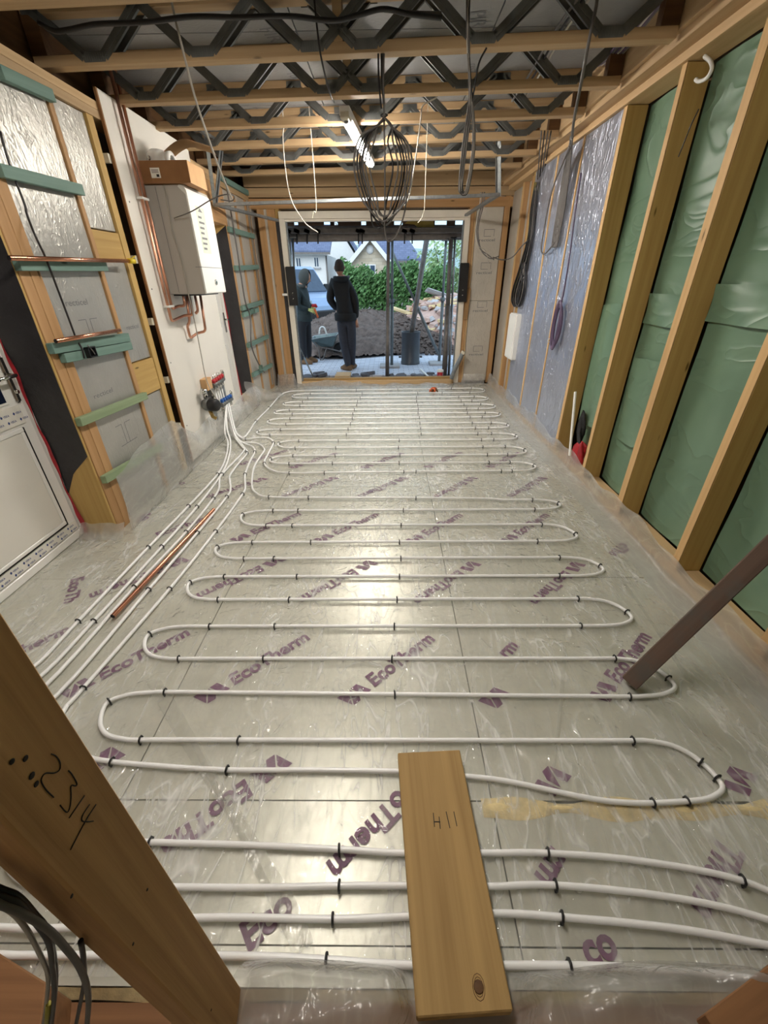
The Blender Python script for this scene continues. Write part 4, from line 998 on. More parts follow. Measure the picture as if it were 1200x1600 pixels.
# manifold with pump
mf = empty('heating_manifold', (-1.80, 4.35, .2), 'underfloor heating manifold with red and blue caps and a black pump', 'manifold')
def MW(px, py, x=-1.79): return LW(px, py, x)
blk = empty('timber_block', MW(320, 600, -1.84), 'small plywood block on the white board behind the manifold', 'block')
c = MW(320, 600, -1.835); obj('block', MB().box(-1.851, -1.79, c.y - .06, c.y + .07, c.z - .055, c.z + .055), 'cardboard_light', blk, .002)
def rail(p0, p1, capm, n, name):
    a, b = MW(*p0), MW(*p1); r = obj(name, MB().tube([a, b], .022, 12), 'web_steel', mf)
    for k in range(n):
        p = a.lerp(b, (k + .5) / n)
        obj('flow_cap', MB().lathe([(0, 0), (.018, 0), (.020, .028), (.014, .036), (0, .036)], p + Vector((.0, 0, .02)), 12, (.15, 0, 1)), capm, r)
        obj('adapter', MB().tube([p + Vector((0, 0, -.02)), p + Vector((0, 0, -.06))], .011, 8), 'chrome', r)
    obj('end_valve', MB().lathe([(0, 0), (.016, 0), (.016, .05), (.012, .075), (0, .075)], b + Vector((0, .01, .015)), 12, (0, 0, 1)), 'chrome', r)
    return a, b
ra, rb_ = rail((333, 603), (349, 592), 'red_plastic', 5, 'return_rail'); fa, fb = rail((346, 633), (362, 623), 'blue_plastic', 5, 'flow_rail')
for k in range(5):
    p = ra.lerp(rb_, (k + .5) / 5); q = fa.lerp(fb, (k + .2) / 5)
    obj('flow_meter', MB().tube([p + Vector((0, 0, .05)), p + Vector((0.003, 0, .10))], .006, 8), 'chrome', mf)
    obj('pipe_tail', MB().tube([p + Vector((-.03, 0, -.06)), Vector((p.x - .03, p.y + .05, .18))], .0085, 8), 'pipe_white', mf)
pc = MW(327, 632, -1.78)
pm = obj('pump_body', MB().lathe([(.0, 0), (.05, 0), (.058, .02), (.058, .05), (.05, .06), (.0, .06)], pc + Vector((-.05, 0, 0)), 20, (1, -.2, 0)), 'web_steel', mf)
obj('pump_motor', MB().lathe([(.0, 0), (.06, 0), (.064, .015), (.06, .07), (.05, .085), (0, .085)], pc + Vector((.012, -.01, 0)), 20, (1, -.2, 0)), 'black_rubber', pm)
obj('pump_head', MB().lathe([(.0, 0), (.05, 0), (.055, .03), (.045, .05), (0, .05)], pc + Vector((-.06, .11, .0)), 18, (1, -.2, .1)), 'black_rubber', mf)
obj('mixing_valve', MB().tube([pc + Vector((-.02, 0, .06)), pc + Vector((-.02, .01, .15))], .022, 12).lathe([(0, 0), (.026, 0), (.03, .03), (.02, .05), (0, .05)], pc + Vector((-.02, -.02, .13)), 14, (.3, -1, .2)), 'chrome', mf)
obj('drain_valve', MB().tube([pc + Vector((-.01, .01, -.06)), pc + Vector((0, .02, -.13)), pc + Vector((.03, .03, -.15))], .018, 10), 'brass', mf)
obj('air_vent', MB().lathe([(0, 0), (.014, 0), (.014, .05), (.006, .06), (0, .06)], pc + Vector((0, .14, .01)), 10), 'chrome', mf)
for yq in (ra.y - .03, rb_.y): obj('wall_bracket', MB().box(-1.851, -1.80, yq, yq + .015, ra.z - .35, ra.z + .05), 'galv', mf)

# ---------------- ceiling lamp
lp = empty('batten_lamp', (-.23, 4.6, 2.5), 'bright white strip lamp fixed under the joists', 'lamp')
a, b = Vector((-.30, 3.88, 2.515)), Vector((-.165, 5.33, 2.515)); d = (b - a).normalized()
obj('lamp_body', MB().bar(a + Vector((0, 0, .016)), b + Vector((0, 0, .016)), .075, .052), 'white_plastic', lp, .004)
obj('diffuser', MB().bar(a + d * .12 - Vector((0, 0, .021)), b - d * .02 - Vector((0, 0, .021)), .064, .026), 'lamp_glow', lp, .012, 2)
ec = obj('end_cap', MB().bar(a - d * .003 - Vector((0, 0, .006)), a + d * .118 - Vector((0, 0, .006)), .066, .04), 'cream_plastic', lp, .006)
obj('cable_gland', MB().lathe([(.006, 0), (.016, 0), (.016, .012), (.006, .012)], a + d * .06 - Vector((0, 0, .026)), 12, (0, 0, -1)), 'grey_print', ec)
lp2 = empty('batten_lamp', (0, 1.2, 2.5), 'bright white strip lamp under the joists above the camera', 'lamp')
a, b = Vector((-.55, .75, 2.515)), Vector((-.35, 2.05, 2.515)); d = (b - a).normalized()
obj('lamp_body', MB().bar(a + Vector((0, 0, .016)), b + Vector((0, 0, .016)), .075, .052), 'white_plastic', lp2, .004)
obj('diffuser', MB().bar(a + d * .02 - Vector((0, 0, .021)), b - d * .02 - Vector((0, 0, .021)), .064, .026), 'lamp_glow_dim', lp2, .012, 2)

# ---------------- cables hanging from the joists
def bundle(name, label, cat, loops, group=None):
    o = None
    vs = loops[0][0][0]
    t = empty(name, vs, label, cat, group)
    for pts, r, m in loops: obj('cable', MB().tube(smoothpath(pts, 6), r, 6), m, t)
    return t
Yc = 3.12
def C(px, py, dy=0.0): return YP(px, py, Yc + dy)
L = []
for k, (xl, xr_, bot, dy) in enumerate(((558, 628, 346, 0), (567, 636, 350, .03), (577, 622, 338, -.03), (562, 632, 353, .05), (571, 640, 342, .015), (553, 644, 345, -.04), (565, 614, 355, .04))):
    mid = (xl + xr_) / 2 + 2
    L.append(([C(596 + k % 3 * 2, 84, dy), C(597 + k % 3, 130, dy), C(600, 180, dy * .5), C(590, 196, dy), C(xl + 9, 215, dy), C(xl, 258, dy), C(xl + 12, 310, dy), C(mid - 9, bot - 4, dy), C(mid + 5, bot - 2, dy), C(xr_ - 10, 314, dy), C(xr_, 262, dy), C(xr_ - 8, 222, dy), C(612, 198, dy), C(601, 184, dy)], .0055, 'grey_cable' if k % 3 else 'black_cable'))
L.append(([C(600, 183), C(601, 240), C(601.5, 300), C(601, 355), C(604, 372), C(608, 377), C(618, 370), C(630, 340), C(635, 310), C(632, 280)], .0055, 'grey_cable'))
L.append(([C(591, 84), C(592, 130), C(596, 170)], .0055, 'black_cable'))
bundle('cable_coil', 'big round coil of grey cable hanging before the opening', 'cable coil', L)
obj('cable_tie', MB().tube([C(600, 180) + Vector((math.cos(t) * .02, math.sin(t) * .02, 0)) for t in np.linspace(0, 6.0, 12)], .003, 5), 'black_plastic', bpy.data.objects['cable_coil'])
Yb = 2.92
L = []
for k in range(7):
    o = k * 1.7 - 5; L.append(([YP(729 + k % 3 * 3, -40, Yb), YP(730 + k % 4, 60, Yb), YP(733 + k % 3, 120, Yb), YP(735 + o * .5, 160, Yb), YP(727 + o * .6, 220, Yb + .02 * (k % 3)), YP(720 + o * .5, 285, Yb), YP(722 + o * .6, 301 + k % 3, Yb), YP(730 + o * .4, 296, Yb), YP(740 + o * .3, 230, Yb), YP(738 + o * .2, 165, Yb), YP(735, 150, Yb)], .0048, ('grey_cable', 'light_cable', 'black_cable')[k % 3]))
L.append(([YP(760, 75, Yb), YP(748, 100, Yb), YP(741, 140, Yb), YP(736, 158, Yb)], .005, 'black_cable'))
bundle('cable_coil', 'narrow bundle of folded grey cables hanging to the right of the round coil', 'cable coil', L)
def RWp(px, py, x=1.60): return hit(px, py, 0, x)
L = []
for k in range(6):
    o = k * 2.2 - 5; L.append(([RWp(893 + o * .3, 213, 1.50), RWp(888 + o * .4, 260, 1.55), RWp(880 + o * .5, 320, 1.585), RWp(868 + o * .6, 378, 1.592), RWp(866 + o * .7, 381 + k % 2, 1.592), RWp(873 + o * .5, 330, 1.59), RWp(883 + o * .5, 270, 1.58), RWp(891, 220, 1.5)], .006, 'grey_cable'))
L.append(([RWp(890, 230, 1.5), RWp(862, 300, 1.58), RWp(848, 370, 1.59), RWp(846, 392, 1.59), RWp(852, 396, 1.588), RWp(866, 380, 1.585)], .007, 'grey_cable'))
bundle('cable_coil', 'flattened hank of grey cables hanging high against the silver boards', 'cable coil', L)
cable('grey_cable', [YP(936, -60, 3.0), YP(933, 0, 3.0), YP(924, 45, 3.0), YP(915, 92, 3.02), YP(908, 130, 3.1), YP(897, 187, 3.3), YP(894, 215, 3.5)], .0085, 'grey_cable', 'single grey cable dropping past the first joist near the right wall')
# purple coil
L = []
cc = RWp(871, 508, 1.592)
for k in range(9):
    ry, rz = .062 + .013 * (k % 4), .165 + .02 * (k % 3)
    L.append(([cc + Vector((.0 - .007 * (k % 3), ry * math.cos(t) + .006 * math.sin(k), rz * math.sin(t) - .01 * (k % 2))) for t in np.linspace(1.6, 1.6 + 6.2, 18)], .0075, 'purple_cable'))
L.append(([RWp(908, 270, 1.595), RWp(899, 330, 1.592), RWp(890, 400, 1.592), RWp(882, 450, 1.592), RWp(878, 470, 1.59), RWp(876, 478, 1.588)], .0065, 'purple_cable'))
bundle('cable_coil', 'purple cable coil hung low on the silver boards', 'cable coil', L)
pc_ = bpy.data.objects['cable_coil.003']
for px in ((877, 472), (858, 532)):
    c = RWp(*px, x=1.588); obj('cable_tie', MB().tube([c + Vector((math.cos(t) * .012, .0, math.sin(t) * .016)) for t in np.linspace(0, 6, 10)], .004, 5), 'white_plastic', pc_)
# black and yellow hank near the white box
L = []
for k in range(11):
    o = k * 1.6 - 6; x = 1.60 + .012 * (k % 3)
    L.append(([RWp(838 + o * .3, 285, 1.60), RWp(832 + o * .5, 330, x), RWp(828 + o * .5, 370, x), RWp(816 + o * .8, 420, x), RWp(806 + o * .7, 450, x), RWp(803 + o * .6, 470, x), RWp(808 + o * .5, 478, x), RWp(815 + o * .7, 450, x), RWp(818 + o * .4, 410, x)], .0075, ('black_cable', 'black_cable', 'grey_cable', 'black_cable')[k % 4] if k != 5 and k != 2 else 'yellow_cable'))
bundle('cable_coil', 'thick hank of black and green cables above the white wall box', 'cable coil', L)
cable('grey_cable', [RWp(826, 375, 1.58), RWp(815, 385, 1.5), YP(800, 402, 6.2), YP(785, 406, 6.3), YP(770, 402, 6.3)], .007, 'grey_cable', 'grey cable swagging left from the black cable hank')
L = []
for k in range(3):
    L.append(([YP(751 + k * 3, 300, 6.2), YP(750 + k * 3, 318, 6.2), YP(745 + k * 2, 345, 6.2), YP(743 + k * 2, 365, 6.2), YP(748 + k * 2, 385 + k * 3, 6.2), YP(758 + 4 * k, 392 + k * 6, 6.2), YP(764 + k * 8, 412 - k * 6, 6.2)], .007, 'grey_cable' if k else 'light_cable'))
bundle('cable_coil', 'few loose grey cables looping beside the top right of the white frame', 'cable coil', L)
# white box on the right wall
c = RWp(800, 526, 1.58)
cu = empty('electrics_box', c - Vector((0, 0, .2)), 'plain white electrics box on the far right wall', 'electrics box')
obj('box_cover', MB().box(1.56, 1.655, c.y - .14, c.y + .18, c.z - .265, c.z + .265), 'white_plastic', cu, .012, 2)
obj('box_back', MB().box(1.655, 1.69, c.y - .135, c.y + .175, c.z - .26, c.z + .26), 'cream_plastic', cu)
cable('white_conduit', [Vector((1.64, c.y + .12, c.z - .26)), Vector((1.64, c.y + .12, .12))], .014, 'white_plastic', 'white conduit from the electrics box down to the floor', 'conduit', per=2)
cable('white_cable', [Vector((YP(443, 195, 4.6).x, 4.62, 2.814)), YP(443, 195, 4.6), YP(442, 215, 4.6), YP(446, 265, 4.6), YP(455, 312, 4.6), YP(474, 345, 4.6), YP(486, 356, 4.6), YP(497, 363, 4.6)], .0045, 'light_cable', 'thin white cable hanging down at the left of the opening')
cable('white_cable', [Vector((YP(690, 146, 4.1).x, 4.1, 2.814)), YP(686, 146, 4.1), YP(672, 158, 4.1), YP(660, 166, 4.1), YP(657, 190, 4.12), YP(649, 250, 4.15), YP(640, 305, 4.15), YP(632, 322, 4.15)], .005, 'light_cable', 'thin white cable hanging at the right edge of the round coil')
cable('white_cable', [Vector((YP(664, 310, 4.6).x, 4.6, 2.814)), YP(664, 310, 4.6), YP(662, 330, 4.6), YP(658, 342, 4.6), YP(653, 348, 4.6)],   .003, 'cream_plastic', 'short white cable end before the yellow-patched scaffold board')
cable('white_cable', [Vector((YP(494, 318, 4.6).x, 4.6, 2.814)), YP(494, 318, 4.6), YP(490, 330, 4.6), YP(488, 342, 4.6)],   .003, 'cream_plastic', 'short white cable end at the upper left of the opening')
cable('grey_cable', [YP(266, -10, 3.0), YP(270, 12, 3.0), YP(280, 55, 3.0), YP(291, 100, 3.0), YP(304, 150, 3.02), YP(320, 200, 3.1), YP(342, 262, 3.3), YP(362, 310, 3.6)], .006, 'light_cable', 'long pale cable slanting down left past three joists')
cable('grey_cable', [YP(490, -10, 3.0), YP(494, 30, 3.0), YP(500, 80, 3.0), YP(508, 118, 3.1), YP(517, 150, 3.3), YP(522, 160, 3.8)], .005, 'black_cable', 'thin dark cable running down to the near end of the strip lamp')
cable('black_cable_run', [YP(60, 35, 2.98), YP(85, 48, 2.98), YP(110, 46, 2.98), YP(150, 38, 2.98), YP(230, 34, 2.98), YP(300, 26, 2.98), YP(370, 27, 2.98), YP(450, 25, 2.98), YP(520, 32, 2.98), YP(565, 22, 2.98), YP(600, 14, 2.98), YP(640, 22, 2.98), YP(690, 28, 2.98)], .011, 'black_cable', 'thick black cable run strung along the first joist')
cable('black_cable_run', [YP(600, 16, 2.99), YP(650, 20, 2.99), YP(690, 21, 2.99)], .008, 'grey_cable', 'grey cable tail beside the black cable run')
for k, (m, lab) in enumerate((('grey_cable', 'grey cable climbing steeply through the webs towards the right wall'), ('black_cable', 'black cable climbing steeply through the webs towards the right wall'), ('light_cable', 'pale cable climbing steeply through the webs towards the right wall'))):
    cable('roof_cable', [FL(800 + k * 8, 158, 2.68), FL(830 + k * 8, 112, 2.69), FL(866 + k * 8, 50, 2.70), FL(905 + k * 9, -5, 2.70)], .007, m, lab)
for k in range(6):
    cable('roof_cable', [FL(925 + k * 5, 104 - k, 2.70), FL(950 + k * 6, 86 - k * 2, 2.71), FL(985 + k * 6, 45 - k * 3, 2.72), FL(1030 + k * 6, -8 - k * 3, 2.73)], .008, ('purple_cable', 'grey_cable', 'purple_cable', 'light_cable')[k % 4], ('purple', 'grey', 'purple', 'pale')[k % 4] + ' cable in the loose bunch along the right wall top', group=('purple', 'grey', 'purple', 'pale')[k % 4] + ' cables bunched along the top of the right wall')
for k in range(4):
    cable('roof_cable', [FL(846 + k * 5, 205, 2.53), YP(843 + k * 4, 240, 5.2), YP(840 + k * 3, 280, 5.6)], .006, ('grey_cable', 'black_cable')[k % 2], 'thin ' + ('grey', 'black')[k % 2] + ' cable dropping from the roof down to the black hank', group=('grey', 'black')[k % 2] + ' cables dropping to the black hank')
cable('white_offcut', [RWp(1101, 88, 1.617), RWp(1110, 96, 1.60), RWp(1112, 108, 1.59), RWp(1104, 122, 1.595), RWp(1092, 127, 1.605), RWp(1087, 124, 1.615)], .009, 'white_plastic', 'curled white tape end near the top of the second green bay stud', 'tape')
cable('black_cable', [RWp(1092, 170, 1.617), RWp(1080, 195, 1.612), RWp(1068, 225, 1.61), RWp(1060, 245, 1.617)], .003, 'black_cable', 'short black cable stub poking from the second stud on the right')
t = bpy.data.objects

# ---------------- galvanised channel frame slung at the far end
gf = empty('channel_frame', (-.4, 5.6, 2.25), 'galvanised steel channel frame slung across the room before the opening', 'frame')
def ch(a, b, w_=.045): 
    mb = MB(); a, b = Vector(a), Vector(b); mb.bar(a, b, w_, .004)
    up = Vector((0, 0, 1)) if abs((b - a).normalized().z) < .8 else Vector((0, 1, 0)); sd = (b - a).cross(up).normalized(); u2 = sd.cross((b - a).normalized())
    for s_ in (-1, 1): mb.bar(a + sd * (s_ * w_ / 2) + u2 * .012, b + sd * (s_ * w_ / 2) + u2 * .012, .003, .026, up=u2)
    return obj('channel', mb, 'galv', gf)
A0, A1 = YP(336, 322, 5.35), YP(745, 308, 5.45)
ch(A0, A1); ch(A0, YP(433, 346, 6.55)); ch(YP(322, 212, 4.9), A0, .03); ch(YP(345, 235, 5.2), A0, .03); ch(YP(779, 200, 5.3), YP(779, 306, 5.45), .05); ch(YP(789, 190, 5.1), YP(764, 233, 5.5), .03); ch(A1, YP(779, 306, 5.45)); ch(YP(779, 306, 5.45), YP(728, 338, 6.75), .04)
ch(YP(312, 205, 4.75), YP(352, 232, 5.2), .03)

# ---------------- odds and ends on the right
a = RWp(890, 712, 1.585); b = RWp(899, 612, 1.60)
beam('trim_strip', a, b, .03, .012, 'white_plastic', None, up=(1, 0, 0), label='white plastic trim strip leaning on the corner stud of the silver boards', cat='trim')
rb = empty('red_bag', (1.72, 3.35, .05), 'crumpled red and dark bag stuffed behind the first green bay', 'bag')
def bagf(u, v): a = u * 6.283; r = (.05 + .03 * math.sin(3 * a + 4 * v)) * (math.sin(math.pi * min(1, v * .9 + .1)) ** .5); return (1.70 + r * .7 * math.cos(a), 3.42 + r * 1.6 * math.sin(a), .05 + .20 * v)
obj('bag_body', MB().grid(bagf, 20, 10), 'red_plastic', rb)
def bagt(u, v): a = u * 6.283; r = (.03 + .025 * math.sin(2 * a + 6 * v)) * (1 - .6 * v); return (1.71 + r * .7 * math.cos(a), 3.50 + r * 1.8 * math.sin(a) + .05 * v, .22 + .26 * v)
obj('bag_neck', MB().grid(bagt, 16, 8), 'black_rubber', rb)
og = empty('work_glove', FL(677, 608, .01), 'crumpled orange work glove on the sheet near the threshold', 'glove')
c = FL(677, 610, .03)
mb = MB().grid(lambda u, v: (c.x + (.055 + .012 * math.sin(11 * u)) * math.cos(u * 6.283) * math.sin(math.pi * (.02 + .96 * v)), c.y + .04 * math.sin(u * 6.283) * math.sin(math.pi * (.02 + .96 * v)), c.z + .01 - .03 * math.cos(math.pi * v) + .01 * math.sin(u * 19)), 20, 10); obj('palm', mb, 'orange_plastic', og)
for k in range(4): obj('finger', MB().tube([c + Vector((.03 - .02 * k, -.02, .02)), c + Vector((.05 - .035 * k, -.06, .012 + .01 * (k % 2))), c + Vector((.055 - .04 * k, -.085, .0))], [.014, .012, .009], 8), 'orange_plastic' if k % 2 else 'dark_timber', og)

# ================================================================== OUTSIDE
G = -0.05
mat('soil', (104, 92, 86), 0.95, 0, 0.35, 7, 0.8, 30, bdist=.05)
mat('clod', (92, 80, 74), 0.95, 0, 0.3, 9, 0.5, 40)
mat('track', (138, 132, 130), 0.95, 0, 0.2, 3, 0.4, 20)
mat('slab_dark', (92, 92, 98), 0.8, 0, 0.2, 6, 0.3, 40)
mat('rubble_pink', (186, 158, 146), 0.9, 0, 0.2, 4, 0.4, 20); mat('rubble_grey', (176, 176, 178), 0.9, 0, 0.15, 4, 0.4, 20); mat('rubble_buff', (206, 184, 140), 0.9, 0, 0.15, 4, 0.4, 20); mat('rubble_red', (164, 128, 114), 0.9, 0, 0.15, 4, 0.4, 20)
mat('slate', (108, 118, 146), 0.6, 0, 0.12, 3); mat('render_white', (232, 230, 226), 0.8, 0, 0.03); mat('leaf', (92, 132, 74), 0.55, 0, 0.35, 1.5); mat('leaf_light', (158, 184, 132), 0.55, 0, 0.3, 1.5); mat('bark', (88, 74, 60), 0.9)
mat('paint_grey', (122, 128, 130), 0.5, 0.3, 0.12, 14); mat('steel_dark', (120, 114, 110), 0.55, 0.4, 0.2, 12); mat('jacket_black', (17, 17, 20), 0.8, 0, 0.1, 20, .3, 30); mat('trouser_grey', (50, 52, 62), 0.85, 0, 0.15, 20, .3, 40)
mat('jacket_green', (36, 48, 50), 0.8, 0, 0.12, 20, .3, 30); mat('hood_grey', (74, 78, 76), 0.85, 0, 0.1); mat('trouser_black', (26, 28, 34), 0.85); mat('skin', (190, 138, 112), 0.55); mat('hair', (58, 46, 40), 0.9, 0, .2, 40); mat('boot', (112, 84, 56), 0.8); mat('glove', (190, 192, 120), 0.8)
mat('van_paint', (150, 172, 204), 0.25, 0.3, 0.03); mat('van_glass', (60, 76, 96), 0.05, 0.0); mat('tub_grey', (62, 66, 72), 0.45); mat('barrow_steel', (96, 112, 112), 0.45, 0.5)
def brickmat(name, c1, c2, mortar, sx, sy, rough=.85, bump=.4, vert=False):
    g = NG(name); p = g.bsdf(rough); t = g.n('ShaderNodeTexCoord'); mp = g.n('ShaderNodeMapping'); g.l(t.outputs['Object'], mp.inputs[0])
    if vert: mp.inputs['Rotation'].default_value = (math.pi / 2, 0, 0)
    b = g.n('ShaderNodeTexBrick'); g.l(mp.outputs[0], b.inputs['Vector']); b.inputs['Color1'].default_value = lin(c1) + (1,); b.inputs['Color2'].default_value = lin(c2) + (1,); b.inputs['Mortar'].default_value = lin(mortar) + (1,)
    b.inputs['Scale'].default_value = 1.0; b.inputs['Brick Width'].default_value = sx; b.inputs['Row Height'].default_value = sy; b.inputs['Mortar Size'].default_value = min(sx, sy) * .05
    g.l(b.outputs['Color'], p.inputs['Base Color']); g.l(g.bump(g.math('SUBTRACT', 1.0, b.outputs['Fac']), bump, .01), p.inputs['Normal']); return g.m
brickmat('block_paving', (206, 210, 220), (184, 190, 204), (140, 142, 150), .2, .1)
brickmat('stonework', (206, 192, 170), (186, 170, 146), (176, 164, 146), .5, .22, vert=True)
brickmat('slate_roof', (112, 122, 150), (98, 108, 136), (84, 92, 116), .35, .22)

ground = empty('ground', (0, 20, G), kind='structure')
obj('yard', MB().box(-60, 60, 7.18, 120, G - .3, G - .03), 'track', ground)
obj('block_paving', MB().box(-3.4, 3.8, 7.85, 11.0, G - .05, G), 'block_paving', ground)
SM = []
for k in range(4):
    mb = MB(); r = random.Random(k)
    pts = [Vector((math.cos(a + r.uniform(-.25, .25)) * r.uniform(.75, 1.1), math.sin(a) * r.uniform(.6, 1), 0)) for a in np.linspace(0, 5.4, 7)]
    mb.prism(pts, (0, 0, .6)); me = mb.mesh('broken_paving', (0, 0, 0), .06); me.materials.append(MATS['slab_dark']); SM.append(me)
for k in range(60):
    x = random.uniform(-1.5, 1.6); y = random.uniform(7.2, 7.95); s = random.uniform(.05, .13)
    o = link('broken_paving', SM[k % 4], (x, y, G + random.uniform(-.03, 0.0)), None, ground, Matrix.Rotation(random.uniform(0, 6), 3, 'Z') @ Matrix.Rotation(random.uniform(-.25, .25), 3, 'X')); o.scale = (s, s, s * .8)

# earth heap
def fb(x, y): return math.sin(2.3 * x + 1.1 * y) * math.sin(1.9 * y - .7 * x) + .5 * math.sin(5.1 * x - 3.3 * y) + .35 * math.sin(9.7 * y + 6.3 * x + 2 * math.sin(3 * x)) + .25 * math.sin(17 * x + 13 * y)
HX0, HX1, HY0, HY1 = -3.0, 1.75, 9.95, 15.5
def hz(x, y):
    u = (x - HX0) / (HX1 - HX0); v = (y - HY0) / (HY1 - HY0)
    e = max(0, math.sin(math.pi * u)) ** .55 * max(0, math.sin(math.pi * min(1, v * 1.0 + .02))) ** .7
    return max(0, e) * (.80 + .08 * fb(x, y)) - .05
mb = MB().grid(lambda u, v: (HX0 + (HX1 - HX0) * u, HY0 + .35 * math.sin(7 * u + 2) * (1 - v) + (HY1 - HY0) * v, G + hz(HX0 + (HX1 - HX0) * u, HY0 + (HY1 - HY0) * v) + .025 * random.uniform(-1, 1)), 120, 110)
heap = empty('earth_heap', (0, 13, G), 'large dark brown heap of dug earth outside the opening', 'heap')
obj('heap_body', mb, 'soil', heap)
mb = MB()
for k in range(3200):
    u, v = random.random(), random.random() ** 1.4 * .62; x = HX0 + (HX1 - HX0) * u; y = HY0 + (HY1 - HY0) * v; s = random.uniform(.012, .062); c = Vector((x, y + .1, G + hz(x, y) + .0))
    vs = [c + Vector(q) * s * random.uniform(.7, 1.2) for q in ((1, 0, 0), (0, 1, 0), (-1, 0, 0), (0, -1, 0), (.1, 0, .9), (0, 0, -.9))]
    mb.add(vs, [(0, 1, 4), (1, 2, 4), (2, 3, 4), (3, 0, 4), (1, 0, 5), (2, 1, 5), (3, 2, 5), (0, 3, 5)])
obj('clods', mb, 'clod', heap, kind='stuff')

# rubble
RM = []
for k in range(6):
    r = random.Random(50 + k); mb = MB().box(-.5, .5, -.35, .35, -.25, .25); mb.v = [tuple(Vector(v) * r.uniform(.75, 1.25) + Vector((r.uniform(-.1, .1), r.uniform(-.1, .1), r.uniform(-.1, .1)))) for v in mb.v]
    me = mb.mesh('rubble_piece', (0, 0, 0), .06); me.materials.append(MATS[('rubble_pink', 'rubble_grey', 'rubble_pink', 'rubble_buff', 'rubble_red', 'rubble_grey')[k]]); RM.append(me)
rc = FL(668, 516, G); 
rub = empty('rubble_heap', (2.2, 14.0, G), 'pale heap of broken brick and stone beside the hedge', 'rubble')
def rz(x, y): 
    q = ((x - 2.0) / 2.0) ** 2 + ((y - 14.0) / 3.0) ** 2; return max(0, 1 - q) ** .8 * 1.12
obj('rubble_core', MB().grid(lambda u, v: (.0 + 4.0 * u, 11.0 + 6.0 * v, G + rz(.0 + 4.0 * u, 11.0 + 6.0 * v) - .08), 30, 30), 'rubble_pink', rub)
for k in range(290):
    while True:
        x = random.uniform(.1, 3.9); y = random.uniform(11.0, 14.6)
        if rz(x, y) > .03: break
    s = random.uniform(.10, .26); o = link('rubble_piece', RM[k % 6], (x, y, G + rz(x, y) - .02), None, rub, Matrix.Rotation(random.uniform(0, 6), 3, 'Z') @ Matrix.Rotation(random.uniform(-.7, .7), 3, 'X')); o.scale = (s * 1.2, s, s)
for (px, py, s, m) in ((690, 466, .75, 1), (635, 470, .6, 3), (660, 460, .5, 0)):
    p = YP(px, py, 13.9); p.z = G + rz(p.x, p.y) + .03; o = link('rubble_slab', RM[m], p, None, rub, Matrix.Rotation(.3, 3, 'Y')); o.scale = (s * 1.3, s, s * .35)

# hedge and trees: leaves on woody frames
def foliage(n, fn, size, seed=1):
    r = random.Random(seed); mb = MB()
    for k in range(n):
        p = fn(r); s = size * r.uniform(.6, 1.4); a = Vector((r.gauss(0, 1), r.gauss(0, 1), r.gauss(0, 1))).normalized(); b = a.orthogonal().normalized(); c = a.cross(b)
        mb.add([p + b * s, p + c * s * .45, p - b * s, p - c * s * .45], [(0, 1, 2, 3)])
    return mb
Yh = 24.0; hl, hr_ = YP(530, 440, Yh), YP(706, 440, Yh); zt = YP(600, 421, Yh).z
hg = empty('hedge', ((hl.x + hr_.x) / 2, Yh, G), 'thick green hedge behind the earth heap', 'hedge')
def hf(r):
    x = r.uniform(hl.x, hr_.x); top = zt + .22 * math.sin(2.2 * x) + .15 * math.sin(5.3 * x + 1); z = G + (top - G) * (r.random() ** .6); return Vector((x, Yh + r.uniform(-.9, .5) - .25 * math.sin(3 * x), z + (r.gauss(0, .12) if z > top - .3 else 0)))
obj('foliage', foliage(15000, hf, .10, 3), 'leaf', hg, kind='stuff')
mb = MB()
for k in range(12):
    x = hl.x + (hr_.x - hl.x) * (k + .5) / 12; mb.tube([(x, Yh, G), (x + .1, Yh, 1.0), (x - .1, Yh, zt - .3)], [.06, .05, .02], 6)
obj('stems', mb, 'bark', hg)
def tree(pxs, Y, lab, n, seed, m='leaf_light', size=.10):
    c = YP(pxs[0], pxs[1], Y); t = empty('tree', (c.x, Y, G), lab, 'tree', None); rx, rz_ = pxs[2] / FPX * Y, pxs[3] / FPX * Y
    rr = random.Random(seed); ends = []
    mb = MB().tube([(c.x, Y, G), (c.x + .1, Y, c.z * .5), (c.x, Y, c.z)], [.16, .12, .06], 8); obj('trunk', mb, 'bark', t); mb = MB()
    for k in range(26):
        e = Vector((c.x + rr.uniform(-1, 1) * rx, Y + rr.uniform(-.5, .5) * rx, c.z + rr.uniform(-.9, 1) * rz_)); ends.append(e); st = Vector((c.x, Y, c.z - rz_ * rr.uniform(.1, .9))); mb.tube([st, st.lerp(e, .6) + Vector((0, 0, .15)), e], [.04, .025, .008], 5)
    obj('branches', mb, 'bark', t)
    def tf(r): e = r.choice(ends); return e + Vector((r.gauss(0, .35), r.gauss(0, .35), r.gauss(0, .28)))
    obj('foliage', foliage(n, tf, size, seed), m, t, kind='stuff')
tree((694, 424, 28, 34), 25.0, 'loose pale green tree at the right of the opening', 2600, 5)

